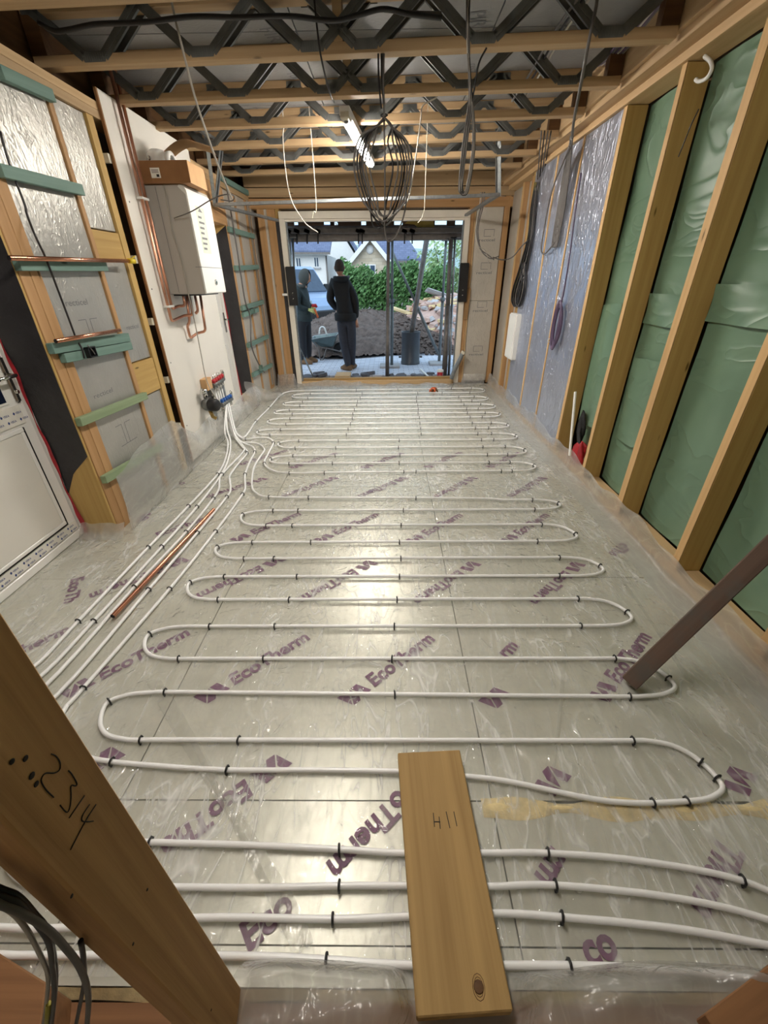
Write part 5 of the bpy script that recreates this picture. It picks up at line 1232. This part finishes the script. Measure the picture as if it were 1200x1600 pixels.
# houses
def house(name, lab): return empty(name, lab[1], lab[0], 'house')
def wallpoly(name, pts, Y, depth, m, parent): return obj(name, MB().prism([YP(a, b, Y) for a, b in pts], (0, depth, 0)), m, parent)
def win(parent, x0, y0, x1, y1, Y, nm='window'):
    a, b = YP(x0, y1, Y - .05), YP(x1, y0, Y - .05); f = obj(nm, MB().box(a.x, b.x, Y - .06, Y + .05, a.z, b.z), 'white_upvc', parent); e = .07
    n = 2
    for k in range(n):
        xa = a.x + e + (b.x - a.x - e) * k / n; xb = a.x + (b.x - a.x - e) * (k + 1) / n
        obj('pane', MB().box(xa, xb, Y - .075, Y - .06, a.z + e, b.z - e), 'van_glass', f)
    obj('sill', MB().box(a.x - .1, b.x + .1, Y - .16, Y, a.z - .1, a.z), 'rubble_grey', parent)
Ya = 40.0
hA = house('white_house', ('white rendered house with a blue slate roof on the left beyond the van', YP(480, 450, Ya)))
wallpoly('wall', [(425, 398), (511, 398), (511, 480), (425, 480)], Ya, 7, 'render_white', hA)
e0, e1 = YP(420, 396, Ya - .4), YP(516, 396, Ya - .4); rg = YP(516, 355, Ya + 3.5).z
obj('roof', MB().prism([e0, e1, Vector((e1.x, Ya + 3.5, rg)), Vector((e0.x, Ya + 3.5, rg))], (0, 0, .2)), 'slate_roof', hA); obj('gutter', MB().bar(e0 + Vector((0, -.1, 0)), e1 + Vector((0, -.1, 0)), .16, .16), 'steel_dark', hA)
dp = YP(509.5, 400, Ya - .1); obj('drainpipe', MB().tube([dp, Vector((dp.x, dp.y, G))], .07, 8), 'steel_dark', hA)
win(hA, 463, 402, 470, 419, Ya); win(hA, 491, 401, 498, 418, Ya); win(hA, 430, 402, 437, 419, Ya)
Yb2 = 49.0
hB = house('gable_house', ('plain pale gable end rising between the white house and the stone gable', YP(530, 440, Yb2)))
wallpoly('wall', [(506, 395), (506, 362), (522, 345), (562, 410), (562, 480), (506, 480)], Yb2, 8, 'render_white', hB)
obj('roof', MB().prism([YP(524, 343, Yb2 - .3), YP(570, 415, Yb2 - .3), YP(572, 413, Yb2 - .3), YP(526, 340, Yb2 - .3)], (0, 8.5, 0)), 'slate_roof', hB)
Yc2 = 36.0
hC = house('stone_house', ('stone house with a pointed gable and blue slate roofs behind the hedge', YP(600, 450, Yc2)))
wallpoly('gable_wall', [(549, 409), (578, 374), (607, 409), (607, 475), (549, 475)], Yc2, 6, 'stonework', hC)
for (a, b, off) in (((546, 411), (578, 371), -1), ((578, 371), (610, 411), 1)):
    A_, B_ = YP(*a, Yc2 - .35), YP(*b, Yc2 - .35)
    obj('roof_slope', MB().prism([A_, B_, B_ + Vector((0, 0, .18)), A_ + Vector((0, 0, .18))], (0, 9.0, 0)), 'slate_roof', hC)
    obj('barge_board', MB().bar(A_ + Vector((0, -.06, .02)), B_ + Vector((0, -.06, .02)), .08, .28, up=(0, 0, 1)), 'white_upvc', hC)
wallpoly('wall', [(590, 409), (655, 409), (655, 475), (590, 475)], Yc2 + 3, 7, 'stonework', hC)
e0, e1 = YP(560, 409, Yc2 + 2.6), YP(658, 409, Yc2 + 2.6); r0, r1 = YP(560, 362, Yc2 + 6), YP(628, 362, Yc2 + 6)
obj('main_roof', MB().prism([e0, e1, r1, r0], (0, 0, .2)), 'slate_roof', hC); obj('gutter', MB().bar(e0 + Vector((0, -.1, 0)), e1 + Vector((0, -.1, 0)), .14, .14), 'steel_dark', hC)
win(hC, 569, 413, 587, 430, Yc2); win(hC, 634, 414, 641, 428, Yc2 + 3); win(hC, 619, 415, 625, 428, Yc2 + 3)
obj('gable_vent', MB().lathe([(0, 0), (.28, 0), (.28, .06), (0, .06)], YP(578, 390, Yc2), 14, (0, -1, 0)), 'render_white', hC)
hl_ = empty('hill', (0, 110, G), kind='structure'); obj('hillside', MB().grid(lambda u, v: (-60 + 140 * u, 80 + 30 * v, G + v * (5.5 + 2 * math.sin(7 * u) + 5 * u)), 30, 6), mat('hill_green', (150, 172, 170), .9), hl_)

# van
vb = FL(490, 492, G); vn = empty('van', Vector((-3.55, 17.0, G)), 'pale blue van parked in front of the white house', 'van')
vo = Vector((-3.75, 17.2, G)); va = math.radians(-38); vx, vy = Vector((math.cos(va), math.sin(va), 0)), Vector((-math.sin(va), math.cos(va), 0))
def VP(x, y, z): return vo + vx * x + vy * y + Vector((0, 0, z))
prof = [(-3.0, .35), (-3.0, 1.85), (-2.9, 1.95), (.45, 1.98), (.62, 1.90), (1.25, 1.15), (1.75, .98), (1.92, .75), (1.95, .35)]
obj('body', MB().prism([VP(x, -.92, z) for x, z in prof], vy * 1.84), 'van_paint', vn, .05, 2)
obj('windscreen', MB().prism([VP(.66, -.78, 1.86), VP(.66, .78, 1.86), VP(1.24, .84, 1.18), VP(1.24, -.84, 1.18)], (vx * .02 + Vector((0, 0, .02)))), 'van_glass', vn)
for s_ in (-1, 1):
    obj('side_window', MB().prism([VP(-.35, s_ * .925, 1.80), VP(.48, s_ * .925, 1.80), VP(1.02, s_ * .925, 1.2), VP(-.35, s_ * .925, 1.15)], vy * (.015 * s_)), 'van_glass', vn)
    obj('mirror', MB().prism([VP(.9, s_ * 1.0, 1.2), VP(1.0, s_ * 1.0, 1.2), VP(1.0, s_ * 1.0, 1.42), VP(.9, s_ * 1.0, 1.42)], vy * (.2 * s_)), 'black_plastic', vn, .02)
    for x in (-2.2, 1.2):
        wh = obj('wheel', MB().lathe([(0, 0), (.20, 0), (.33, .02), (.34, .1), (.33, .2), (.2, .22), (0, .22)], VP(x, s_ * .93 - (.22 if s_ > 0 else 0), .34), 22, vy), 'black_rubber', vn)
        obj('hub_cap', MB().lathe([(0, 0), (.19, 0), (.15, .03), (0, .04)], VP(x, s_ * .94, .34), 16, vy * s_), 'galv', wh)
    obj('headlamp', MB().prism([VP(1.80, s_ * .55, .72), VP(1.80, s_ * .85, .72), VP(1.74, s_ * .85, .95), VP(1.74, s_ * .55, .95)], vx * .16), 'galv', vn, .02)
obj('bumper', MB().prism([VP(1.80, -.9, .35), VP(1.80, .9, .35), VP(1.80, .9, .62), VP(1.80, -.9, .62)], vx * .2), 'black_plastic', vn, .04)

# scaffold across the head of the opening
Ys = 7.75
sc = empty('scaffold', (0, Ys, G), 'dark scaffold beams and boards across the top of the opening', 'scaffold')
for k, (y_, r, pa, pb) in enumerate(((Ys, .045, (438, 372), (735, 368)), (Ys + .25, .04, (438, 358), (735, 357)), (Ys - .1, .03, (440, 361), (735, 360)))):
    obj('beam', MB().bar(YP(*pa, y_), YP(*pb, y_), .10, .11 if k == 0 else .075), 'steel_dark', sc, .008)
for k, (x0, x1) in enumerate(((447, 458), (466, 505), (528, 564), (572, 616), (629, 680), (698, 712))):
    a, b = YP(x0, 353, Ys + .1), YP(x1, 337, Ys + .1)
    bd = obj('board', MB().box(a.x, b.x, Ys + .1, Ys + .14, a.z, b.z), 'scaffold_wood', sc)
a, b = YP(516, 352, Ys + .3), YP(522, 345, Ys + .3); obj('board', MB().box(a.x, b.x, Ys + .3, Ys + .34, a.z, b.z), 'scaffold_wood', sc)
obj('toe_board', MB().bar(YP(438, 355, Ys + .35), YP(735, 354, Ys + .35), .22, .03), 'scaffold_wood', sc)
obj('toe_board', MB().bar(YP(438, 336, Ys + .2), YP(735, 333, Ys + .2), .05, .05), 'scaffold_wood', sc)
obj('yellow_patch', MB().prism([YP(*p, Ys + .07) for p in ((632, 349), (645, 341), (676, 340), (679, 356), (655, 358), (648, 351))], (0, .01, 0)), mat('yellow_paint', (176, 150, 70), .7), sc)
for px in (451, 464, 480, 497, 560, 566, 632, 644): 
    p, q = YP(px, 362, Ys - .12), YP(px, 381, Ys - .12); obj('clamp', MB().bar(p, q, .02, .02).bar(p + Vector((-.04, 0, .02)), p + Vector((.04, 0, -.01)), .06, .05), 'black_rubber', sc)
# steel props
def prop(pa, pb, r, lab, m='steel_dark', ya=None, yb_=None, plate=True, name='steel_prop', coll=None):
    base = FL(*pa, z=G + .02) if ya is None else YP(*pa, ya); top = YP(*pb, yb_ if yb_ else base.y); t = empty(name, base, lab, 'prop')
    mid = base.lerp(top, .55)
    obj('outer_tube', MB().tube([base, mid], r, 12), m, t); obj('inner_tube', MB().tube([mid, top], r * .8, 12), m, t)
    if coll: obj('collar', MB().tube([mid - (top - base) * .015, mid + (top - base) * .015], r * 1.6, 12).bar(mid + Vector((-.1, -.02, 0)), mid + Vector((.1, -.02, .01)), .015, .015), m, t)
    if plate: obj('base_plate', MB().box(base.x - .10, base.x + .10, base.y - .10, base.y + .10, G, G + .02), m, t); obj('head_plate', MB().box(top.x - .08, top.x + .08, top.y - .06, top.y + .06, top.z - .005, top.z + .012), m, t)
    return t
prop((605, 592), (607, 374), .034, 'nearer square steel post in the middle of the opening', 'steel_dark', ya=7.55, yb_=7.6)
prop((612, 572), (613, 374), .03, 'slim blue-grey steel prop just behind the middle post', 'paint_grey', coll=True)
prop((685, 553), (613, 393), .028, 'slanting steel prop crossing from the middle post down to the right', 'paint_grey', ya=9.0, yb_=9.0, plate=False)
prop((686, 566), (697, 376), .030, 'slim grey prop at the right with the slanting prop at its foot', 'paint_grey', coll=True)
prop((694, 592), (705, 372), .045, 'thick dark post just inside the right jamb', 'steel_dark', ya=7.45, yb_=7.7)
prop((701, 588), (711, 372), .022, 'thin pale tube between the thick dark post and the right jamb', 'galv', ya=7.5, yb_=7.7)
prop((466, 588), (457, 372), .028, 'pale grey prop just inside the left jamb', 'galv', ya=7.5, yb_=7.7)
prop((460, 570), (452, 372), .03, 'dark prop nearest the left jamb', 'steel_dark', ya=8.2, yb_=8.0, coll=True)
prop((491, 592), (462, 530), .014, 'thin rod leaning against the left props near the ground', 'galv', ya=7.35, yb_=7.6, plate=False, name='thin_rod')
for (px, py, lab) in ((609, 574, 'stone pad under the middle prop'), (686, 570, 'stone pad under the slim right prop')):
    c = FL(px, py, G); obj('stone_pad', MB().box(c.x - .2, c.x + .2, c.y - .12, c.y + .25, G - .02, G + .045), 'rubble_grey', None, .01, label=lab, cat='pad')
# tub with a steel pole in it
c = FL(641, 568, G); tb = empty('plastic_tub', c, 'tall grey plastic cylinder standing on the paving with a pole in it', 'tub')
rt = abs(YP(655.5, 545, c.y).x - YP(627, 545, c.y).x) / 2; ht = YP(641, 518, c.y).z - G
obj('tub_wall', MB().lathe([(rt * 1.04, 0), (rt * 1.04, .05), (rt, .06), (rt, ht - .02), (rt * 1.03, ht - .01), (rt * 1.03, ht), (rt * .93, ht), (rt * .93, .05), (0, .05)], c, 36), 'tub_grey', tb)
mb = MB()
for s_ in (-1, 1): mb.box(c.x + s_ * (rt + .03) - .025, c.x + s_ * (rt + .03) + .025, c.y - .03, c.y + .03, G + .12, G + .15)
obj('tub_lug', mb, 'tub_grey', tb)
a = Vector((c.x, c.y, G + .1)); b = YP(667, 372, c.y - .12)
t = empty('steel_pole', a, 'thick grey steel pole slanting up from the grey cylinder', 'pole'); obj('pole_tube', MB().tube([a + Vector((-.06, 0, 0)), b], .048, 14), 'steel_dark', t); obj('pole_pin', MB().tube([a.lerp(b, .42) + Vector((-.07, 0, 0)), a.lerp(b, .42) + Vector((.07, 0, 0))], .012, 8), 'steel_dark', t)
# bits by the threshold
c = FL(536, 590, G + .06); obj('timber_block', MB().box(c.x - .14, c.x + .12, c.y - .05, c.y + .30, G, G + .10), 'pine', None, .006, label='pale timber block on the rubble just outside the threshold', cat='block')
c = FL(686, 590, .0); t = empty('drink_can', Vector((c.x, 7.22, G)), 'red can with a pale top by the threshold on the right', 'can')
obj('can_body', MB().lathe([(.0, 0), (.05, 0), (.052, .01), (.052, .17), (0, .17)], Vector((c.x, 7.22, G + .0)), 16), 'red_plastic', t); obj('can_top', MB().lathe([(.056, .17), (.056, .2), (.03, .215), (0, .215)], Vector((c.x, 7.22, G)), 16), 'white_plastic', t)
beam('white_stick', FL(657, 577, G + .02), FL(671, 590, G + .04), .03, .02, 'white_plastic', None, label='short white strip lying on the broken paving', cat='strip')
t = empty('drain_pipe', (1.12, 6.8, .05), 'bent grey flexible pipe end standing at the foot of the right jamb', 'pipe')
obj('pipe_body', MB().tube(smoothpath([YP(705, 592, 6.85), YP(711, 576, 6.84), YP(719, 561, 6.82), YP(723, 552, 6.8)], 5), .032, 12), 'galv', t); obj('pipe_mouth', MB().lathe([(.02, 0), (.036, 0), (.036, .04), (.02, .04)], YP(723, 553, 6.8), 12, (.35, -.1, .9)), 'cream_plastic', t)
obj('paper_scrap', MB().grid(lambda u, v: (1.145 + .06 * u + .03 * v, 6.955 - .05 - .02 * math.sin(4 * v), .95 + .42 * v), 4, 10), 'kraft', None, label='curled brown paper strip on the orange stud right of the opening', cat='paper')

# wheelbarrow
c = FL(507, 560, G); wbw = empty('wheelbarrow', c, 'dark grey wheelbarrow between the two people', 'wheelbarrow')
Yw = c.y
def WB(px, py, dy=0): return YP(px, py, Yw + dy)
r0 = [(488, 527.5), (527, 522.5)]; bt = [(497, 540), (521, 540)]; hw = .3
rim = [WB(*r0[0], -hw), WB(*r0[1], -hw), WB(*r0[1]) + Vector((0, hw, 0)), WB(*r0[0]) + Vector((0, hw, 0))]
for k in range(4): rim[k].z = (WB(*r0[0]).z if k in (0, 3) else WB(*r0[1]).z)
for k in range(4): rim[k].x = (WB(*r0[0]).x if k in (0, 3) else WB(*r0[1]).x)
bo_ = [Vector((WB(*bt[0]).x, Yw - .17, WB(*bt[0]).z)), Vector((WB(*bt[1]).x, Yw - .17, WB(*bt[1]).z)), Vector((WB(*bt[1]).x, Yw + .17, WB(*bt[1]).z)), Vector((WB(*bt[0]).x, Yw + .17, WB(*bt[0]).z))]
mb = MB().add(rim + bo_, [(0, 1, 5, 4), (1, 2, 6, 5), (2, 3, 7, 6), (3, 0, 4, 7), (4, 5, 6, 7)]); o = obj('tray', mb, 'barrow_steel', wbw)
sm = o.modifiers.new('thick', 'SOLIDIFY'); sm.thickness = .008
obj('tray_rim', MB().tube(rim, .014, 8, closed=True), 'galv', wbw)
for s_ in (-.24, .24):
    obj('frame_tube', MB().tube(smoothpath([WB(482, 521, s_), WB(488, 529, s_), WB(498, 541, s_), WB(515, 545, s_ * .8), WB(534, 550, s_ * .35)], 5), .015, 8), 'steel_dark', wbw)
    obj('leg', MB().tube(smoothpath([WB(497, 541, s_), WB(499, 552, s_), Vector((WB(503, 560).x, Yw + s_, G + .015)), Vector((WB(507, 560).x, Yw + s_, G + .015)), WB(509, 548, s_), WB(511, 543, s_)], 4), .013, 8), 'steel_dark', wbw)
wc = Vector((WB(533, 551).x, Yw, G + .17)); wh = obj('wheel', MB().lathe([(.0, -.03), (.11, -.03), (.165, -.04), (.175, 0), (.165, .04), (.11, .03), (0, .03)], wc, 24, (0, 1, 0)), 'black_rubber', wbw)
obj('wheel_hub', MB().tube([wc + Vector((0, -.09, 0)), wc + Vector((0, .09, 0))], .02, 10), 'galv', wh)
t = empty('white_hose', WB(505, 520), 'short white hose arched over the wheelbarrow tray', 'hose'); obj('hose', MB().tube(smoothpath([WB(499, 523), WB(500, 514), WB(503, 511), WB(507, 513), WB(511, 524)], 5), .018, 8), 'white_plastic', t)
obj('blue_sheet', MB().grid(lambda u, v: (-2.9 + .9 * u, 12.5 + .8 * v, G + .72 + .06 * math.sin(5 * u + 3 * v) - .45 * u), 12, 8), mat('sheet_blue', (150, 196, 220), .5), None, label='pale blue sheet lying on the left edge of the earth heap', cat='sheet')

# ---------------- people
def human(name, label, J, E, R, seg_m, root):
    """one continuous skinned body from joints J, edges E, radii R; faces coloured by the limb they belong to"""
    names = list(J); me = bpy.data.meshes.new(name); me.from_pydata([tuple(J[n]) for n in names], [(names.index(a), names.index(b)) for a, b in E], [])
    o = bpy.data.objects.new(name, me); COL.objects.link(o)
    sk = o.modifiers.new('skin', 'SKIN'); sk.use_smooth_shade = True
    if not me.skin_vertices: me.skin_vertices.new()
    for i, n in enumerate(names):
        r = R[n]; me.skin_vertices[0].data[i].radius = r if hasattr(r, '__len__') else (r, r); me.skin_vertices[0].data[i].use_root = (n == root)
    ss = o.modifiers.new('smooth', 'SUBSURF'); ss.levels = 2; ss.render_levels = 2
    dg = bpy.context.evaluated_depsgraph_get(); dg.update(); m2 = bpy.data.meshes.new_from_object(o.evaluated_get(dg)); bpy.data.objects.remove(o)
    mats = sorted(set(seg_m.values())); m2.materials.clear()
    for m in mats: m2.materials.append(MATS[m])
    segs = [(np.array(J[a]), np.array(J[b]), mats.index(seg_m[(a, b)])) for a, b in E]
    for p in m2.polygons:
        c = np.array(p.center); best = (9, 0)
        for a, b, k in segs:
            t = np.clip(np.dot(c - a, b - a) / max(1e-9, np.dot(b - a, b - a)), 0, 1); d_ = np.linalg.norm(c - (a + (b - a) * t))
            if d_ < best[0]: best = (d_, k)
        p.material_index = best[1]; p.use_smooth = True
    a = np.array([v.co[:] for v in m2.vertices]); lo = a.min(0); hi = a.max(0); org = Vector(((lo[0] + hi[0]) / 2, (lo[1] + hi[1]) / 2, lo[2]))
    m2.transform(Matrix.Translation(-org)); ob = bpy.data.objects.new(name, m2); COL.objects.link(ob); ob.location = org; WL[ob.name] = org
    return setp(ob, label, 'person')
def headmesh(c, f, m, parent, s=1.0, tilt=0.0):
    """head with brow, nose, mouth, chin and ears, facing f"""
    f = Vector(f).normalized(); sd = f.cross(Vector((0, 0, 1))).normalized(); up = sd.cross(f)
    def hp(u, v):
        th = u * 2 * math.pi; ph = v * math.pi; x = math.sin(ph) * math.cos(th); y = math.sin(ph) * math.sin(th); z = math.cos(ph)
        d = 1.0
        fx = .098 * x * (1.02 if x > 0 else 1.0); sy = .076 * y; uz = .122 * z
        if z < -.2: fx *= 1 - .22 * (-z - .2) * (1 if x < 0 else .25); sy *= 1 - .35 * (-z - .2)
        if x > .55 and abs(y) < .5:
            w_ = (1 - abs(y) / .5)
            fx += .020 * w_ * math.exp(-((z + .12) / .16) ** 2) * (1.6 if abs(y) < .2 else .3) + .008 * w_ * math.exp(-((z - .22) / .10) ** 2) - .008 * math.exp(-((z - .04) / .10) ** 2) * (abs(y) > .15) + .006 * w_ * math.exp(-((z + .45) / .1) ** 2)
        return Vector(c) + (f * fx + sd * sy + up * uz) * s
    o = obj('head', MB().grid(hp, 40, 28), m, parent)
    for q in (-1, 1): obj('ear', MB().lathe([(0, 0), (.026, 0), (.03, .008), (.018, .014), (0, .01)], Vector(c) + (sd * (q * .074) - f * .005 - up * .005) * s, 12, sd * q), m, o)
    for q in (-1, 1): obj('eye', MB().lathe([(0, 0), (.011, 0), (0, .006)], Vector(c) + (f * .088 + sd * (q * .032) + up * .006) * s, 10, f), 'black_print', o)
    return o
def hand(parent, w_, d, m, curl=(0, 0, -1), pal=(0, -1, 0)):
    """palm with four bent fingers and a thumb, grown from the wrist"""
    d = Vector(d).normalized(); cu = Vector(curl).normalized(); sd = d.cross(cu).normalized(); w_ = Vector(w_); cu = sd.cross(d)
    h = obj('hand', MB().tube([w_ - d * .02, w_ + d * .03, w_ + d * .075, w_ + d * .095], [.024, .036, .04, .03], 10), m, parent)
    for k in range(4):
        L = (.055, .068, .072, .06)[k]; b = w_ + d * .085 + sd * ((k - 1.5) * .02)
        obj('finger', MB().tube([b, b + d * L * .5 + cu * .01, b + d * L * .75 + cu * L * .45, b + d * L * .6 + cu * L * .8], [.011, .0105, .0095, .008], 8), m, h)
    b = w_ + d * .03 + sd * -.035; obj('thumb', MB().tube([b, b - sd * .025 + d * .03, b - sd * .015 + d * .055 + cu * .025], [.012, .011, .009], 8), m, h)
# the one in the black hoodie seen from behind
g0 = FL(543, 579, G); Yp = g0.y
def A_(px, py, dy=0.0): v = YP(px, py, Yp); v.y += dy; return v
J = dict(pelvis=A_(540, 497), belly=A_(539, 480), chest=A_(536, 455, .02), neckb=A_(533, 437, .02), neck=A_(531, 428, .03),
         shl=A_(520, 442, .02), ell=A_(515, 468, .02), wrl=A_(524, 484, .24), shr=A_(547, 444, .02), elr=A_(555, 473, .0), wrr=A_(556, 498, .05),
         hipl=A_(535, 503, 0), knl=A_(538, 540, .04), anl=A_(544, 571, 0), toel=A_(540, 578, .0), hipr=A_(547, 503, 0), knr=A_(549, 538, .05), anr=A_(549, 569, .07), toer=A_(550, 573, .2))
J['anl'].z = G + .09; J['toel'] = J['anl'] + Vector((-.12, .10, -.05)); J['anr'].z = G + .09; J['anr'].y = Yp + .14; J['toer'] = J['anr'] + Vector((.05, .14, -.05))
E = [('pelvis', 'belly'), ('belly', 'chest'), ('chest', 'neckb'), ('neckb', 'neck'), ('chest', 'shl'), ('shl', 'ell'), ('ell', 'wrl'), ('chest', 'shr'), ('shr', 'elr'), ('elr', 'wrr'), ('pelvis', 'hipl'), ('hipl', 'knl'), ('knl', 'anl'), ('anl', 'toel'), ('pelvis', 'hipr'), ('hipr', 'knr'), ('knr', 'anr'), ('anr', 'toer')]
R = dict(pelvis=(.19, .14), belly=(.205, .145), chest=(.215, .15), neckb=(.12, .10), neck=.068, shl=.10, ell=.078, wrl=.055, shr=.10, elr=.078, wrr=.055, hipl=.125, knl=.092, anl=.066, toel=.045, hipr=.125, knr=.092, anr=.066, toer=.045)
sm1 = {e: 'jacket_black' for e in E}
for e in E:
    if e[1] in ('hipl', 'hipr', 'knl', 'knr', 'anl', 'anr'): sm1[e] = 'trouser_grey'
    if e[1] in ('toel', 'toer'): sm1[e] = 'boot'
sm1[('neckb', 'neck')] = 'skin'
p1 = human('person', 'person in a black hoodie and grey trousers standing with back to the room', J, E, R, sm1, 'pelvis')
hc = A_(530, 418, .04); hd1 = headmesh(hc, (-.12, 1, -.08), 'skin', p1, 1.08)
def hairf(u, v): th = u * 2 * math.pi; ph = v * (.68 if math.sin(th) < .2 else .40) * math.pi; return hc + Vector((.0855 * math.sin(ph) ** .8 * math.cos(th), .110 * math.sin(ph) ** .8 * math.sin(th) - .002, (.129 if ph < 1.57 else .11) * math.cos(ph)))
obj('hair', MB().grid(hairf, 28, 14), 'hair', p1)
obj('hood', MB().tube([A_(522, 434, .06), A_(526, 436, -.09), A_(534, 437, -.115), A_(541, 436, -.08), A_(544, 433, .06)], [.03, .05, .055, .05, .03], 10), 'jacket_black', p1)
obj('jacket_hem', MB().lathe([(.19, 0), (.20, .01), (.205, .10), (.19, .13)], Vector((J['pelvis'].x, J['pelvis'].y, J['pelvis'].z - .04)), 24), 'jacket_black', p1)
hand(p1, J['wrr'] + (J['wrr'] - J['elr']).normalized() * .03, J['wrr'] - J['elr'], 'skin', (0, 1, 0)); hand(p1, J['wrl'] + (J['wrl'] - J['ell']).normalized() * .02, J['wrl'] - J['ell'], 'skin', (1, 0, 0))
for a in ('l', 'r'):
    an, to = J['an' + a], J['toe' + a]; d = Vector((to.x - an.x, to.y - an.y, 0)).normalized(); base = Vector((an.x, an.y, G))
    obj('boot', MB().tube([base - d * .07 + Vector((0, 0, .05)), base + Vector((0, 0, .055)), base + d * .12 + Vector((0, 0, .045)), base + d * .19 + Vector((0, 0, .035))], [.045, .055, .048, .03], 12), 'boot', p1)
# the hooded one seen from the side, looking down at a tool
g0 = FL(478, 568, G); Yq = g0.y
def B_(px, py, dy=0.0): v = YP(px, py, Yq); v.y += dy; return v
J2 = dict(pelvis=B_(474, 497), belly=B_(473, 482), chest=B_(471, 460), neckb=B_(472, 447), neck=B_(474, 441), shn=B_(468, 455, -.17), eln=B_(468, 478, -.2), wrn=B_(483, 483, -.12), shf=B_(473, 455, .17), elf=B_(478, 476, .18), wrf=B_(487, 481, .06),
          hipn=B_(472, 503, -.09), knn=B_(474, 536, -.08), ann=B_(476, 564, -.1), ton=B_(484, 568, -.1), hipf=B_(477, 503, .09), knf=B_(480, 535, .1), anf=B_(481, 560, .14), tof=B_(489, 564, .14))
for a in ('n', 'f'): J2['an' + a].z = G + .09; J2['to' + a] = J2['an' + a] + Vector((.15, -.03, -.05))
nm = {'l': 'n', 'r': 'f'}
E2 = [('pelvis', 'belly'), ('belly', 'chest'), ('chest', 'neckb'), ('neckb', 'neck'), ('chest', 'shn'), ('shn', 'eln'), ('eln', 'wrn'), ('chest', 'shf'), ('shf', 'elf'), ('elf', 'wrf'), ('pelvis', 'hipn'), ('hipn', 'knn'), ('knn', 'ann'), ('ann', 'ton'), ('pelvis', 'hipf'), ('hipf', 'knf'), ('knf', 'anf'), ('anf', 'tof')]
R2 = dict(pelvis=(.15, .165), belly=(.16, .175), chest=(.165, .19), neckb=(.09, .095), neck=.06, shn=.08, eln=.065, wrn=.045, shf=.08, elf=.065, wrf=.045, hipn=.11, knn=.085, ann=.062, ton=.045, hipf=.11, knf=.085, anf=.062, tof=.04)
sm2 = {e: 'jacket_green' for e in E2}
for e in E2:
    if e[1][:2] in ('hi', 'kn', 'an'): sm2[e] = 'trouser_black'
    if e[1] in ('ton', 'tof'): sm2[e] = 'boot'
sm2[('neckb', 'neck')] = 'skin'
p2 = human('person', 'person in a dark green coat with grey hood up, looking down at gloved hands', J2, E2, R2, sm2, 'pelvis')
hc2 = B_(477, 434); headmesh(hc2, (1, -.15, -.42), 'skin', p2, .95)
def hoodf(u, v):
    th = (u - .5) * 2 * math.pi * .80; ph = v * math.pi * .92; fwd = Vector((1, -.15, -.35)).normalized(); sd = Vector((.15, 1, 0)).normalized(); up = fwd.cross(sd) * -1
    if up.z < 0: up = -up
    x = -math.cos(th) * math.sin(ph); y = math.sin(th) * math.sin(ph); z = math.cos(ph); return hc2 + fwd * (.125 * x - .012) + sd * (.105 * y) + up * (.145 * z + .012 - (.03 if v > .8 else 0))
obj('hood', MB().grid(hoodf, 28, 20), 'hood_grey', p2); obj('hood_collar', MB().tube([B_(478, 447, -.06), B_(470, 448, -.09), B_(466, 447, 0), B_(470, 447, .09), B_(479, 447, .05)], [.03, .045, .05, .045, .03], 10), 'hood_grey', p2)
obj('coat_hem', MB().lathe([(.17, 0), (.18, .01), (.18, .12), (.16, .14)], Vector((J2['pelvis'].x, J2['pelvis'].y, J2['pelvis'].z - .06)), 24), 'jacket_green', p2)
hand(p2, J2['wrn'] + (J2['wrn'] - J2['eln']).normalized() * .02, J2['wrn'] - J2['eln'], 'glove', (0, .4, -1)); hand(p2, J2['wrf'], J2['wrf'] - J2['elf'], 'glove', (0, -.4, -1))
for a in ('n', 'f'):
    an, to = J2['an' + a], J2['to' + a]; d = Vector((to.x - an.x, to.y - an.y, 0)).normalized(); base = Vector((an.x, an.y, G))
    obj('boot', MB().tube([base - d * .07 + Vector((0, 0, .05)), base + Vector((0, 0, .055)), base + d * .12 + Vector((0, 0, .045)), base + d * .19 + Vector((0, 0, .035))], [.045, .055, .048, .03], 12), 'boot', p2)
a = B_(491, 478, -.08); t = empty('hand_tool', a, 'orange and red hand tool held in the gloved hands', 'tool')
obj('tool_handle', MB().tube([B_(492, 482, -.08), B_(495, 488, -.08), B_(498, 496, -.08)], [.022, .018, .022], 10), 'orange_plastic', t); obj('tool_head', MB().tube([B_(489, 477, -.1), B_(494, 477, -.06), B_(496, 480, -.06)], [.03, .035, .02], 10), 'red_plastic', t)
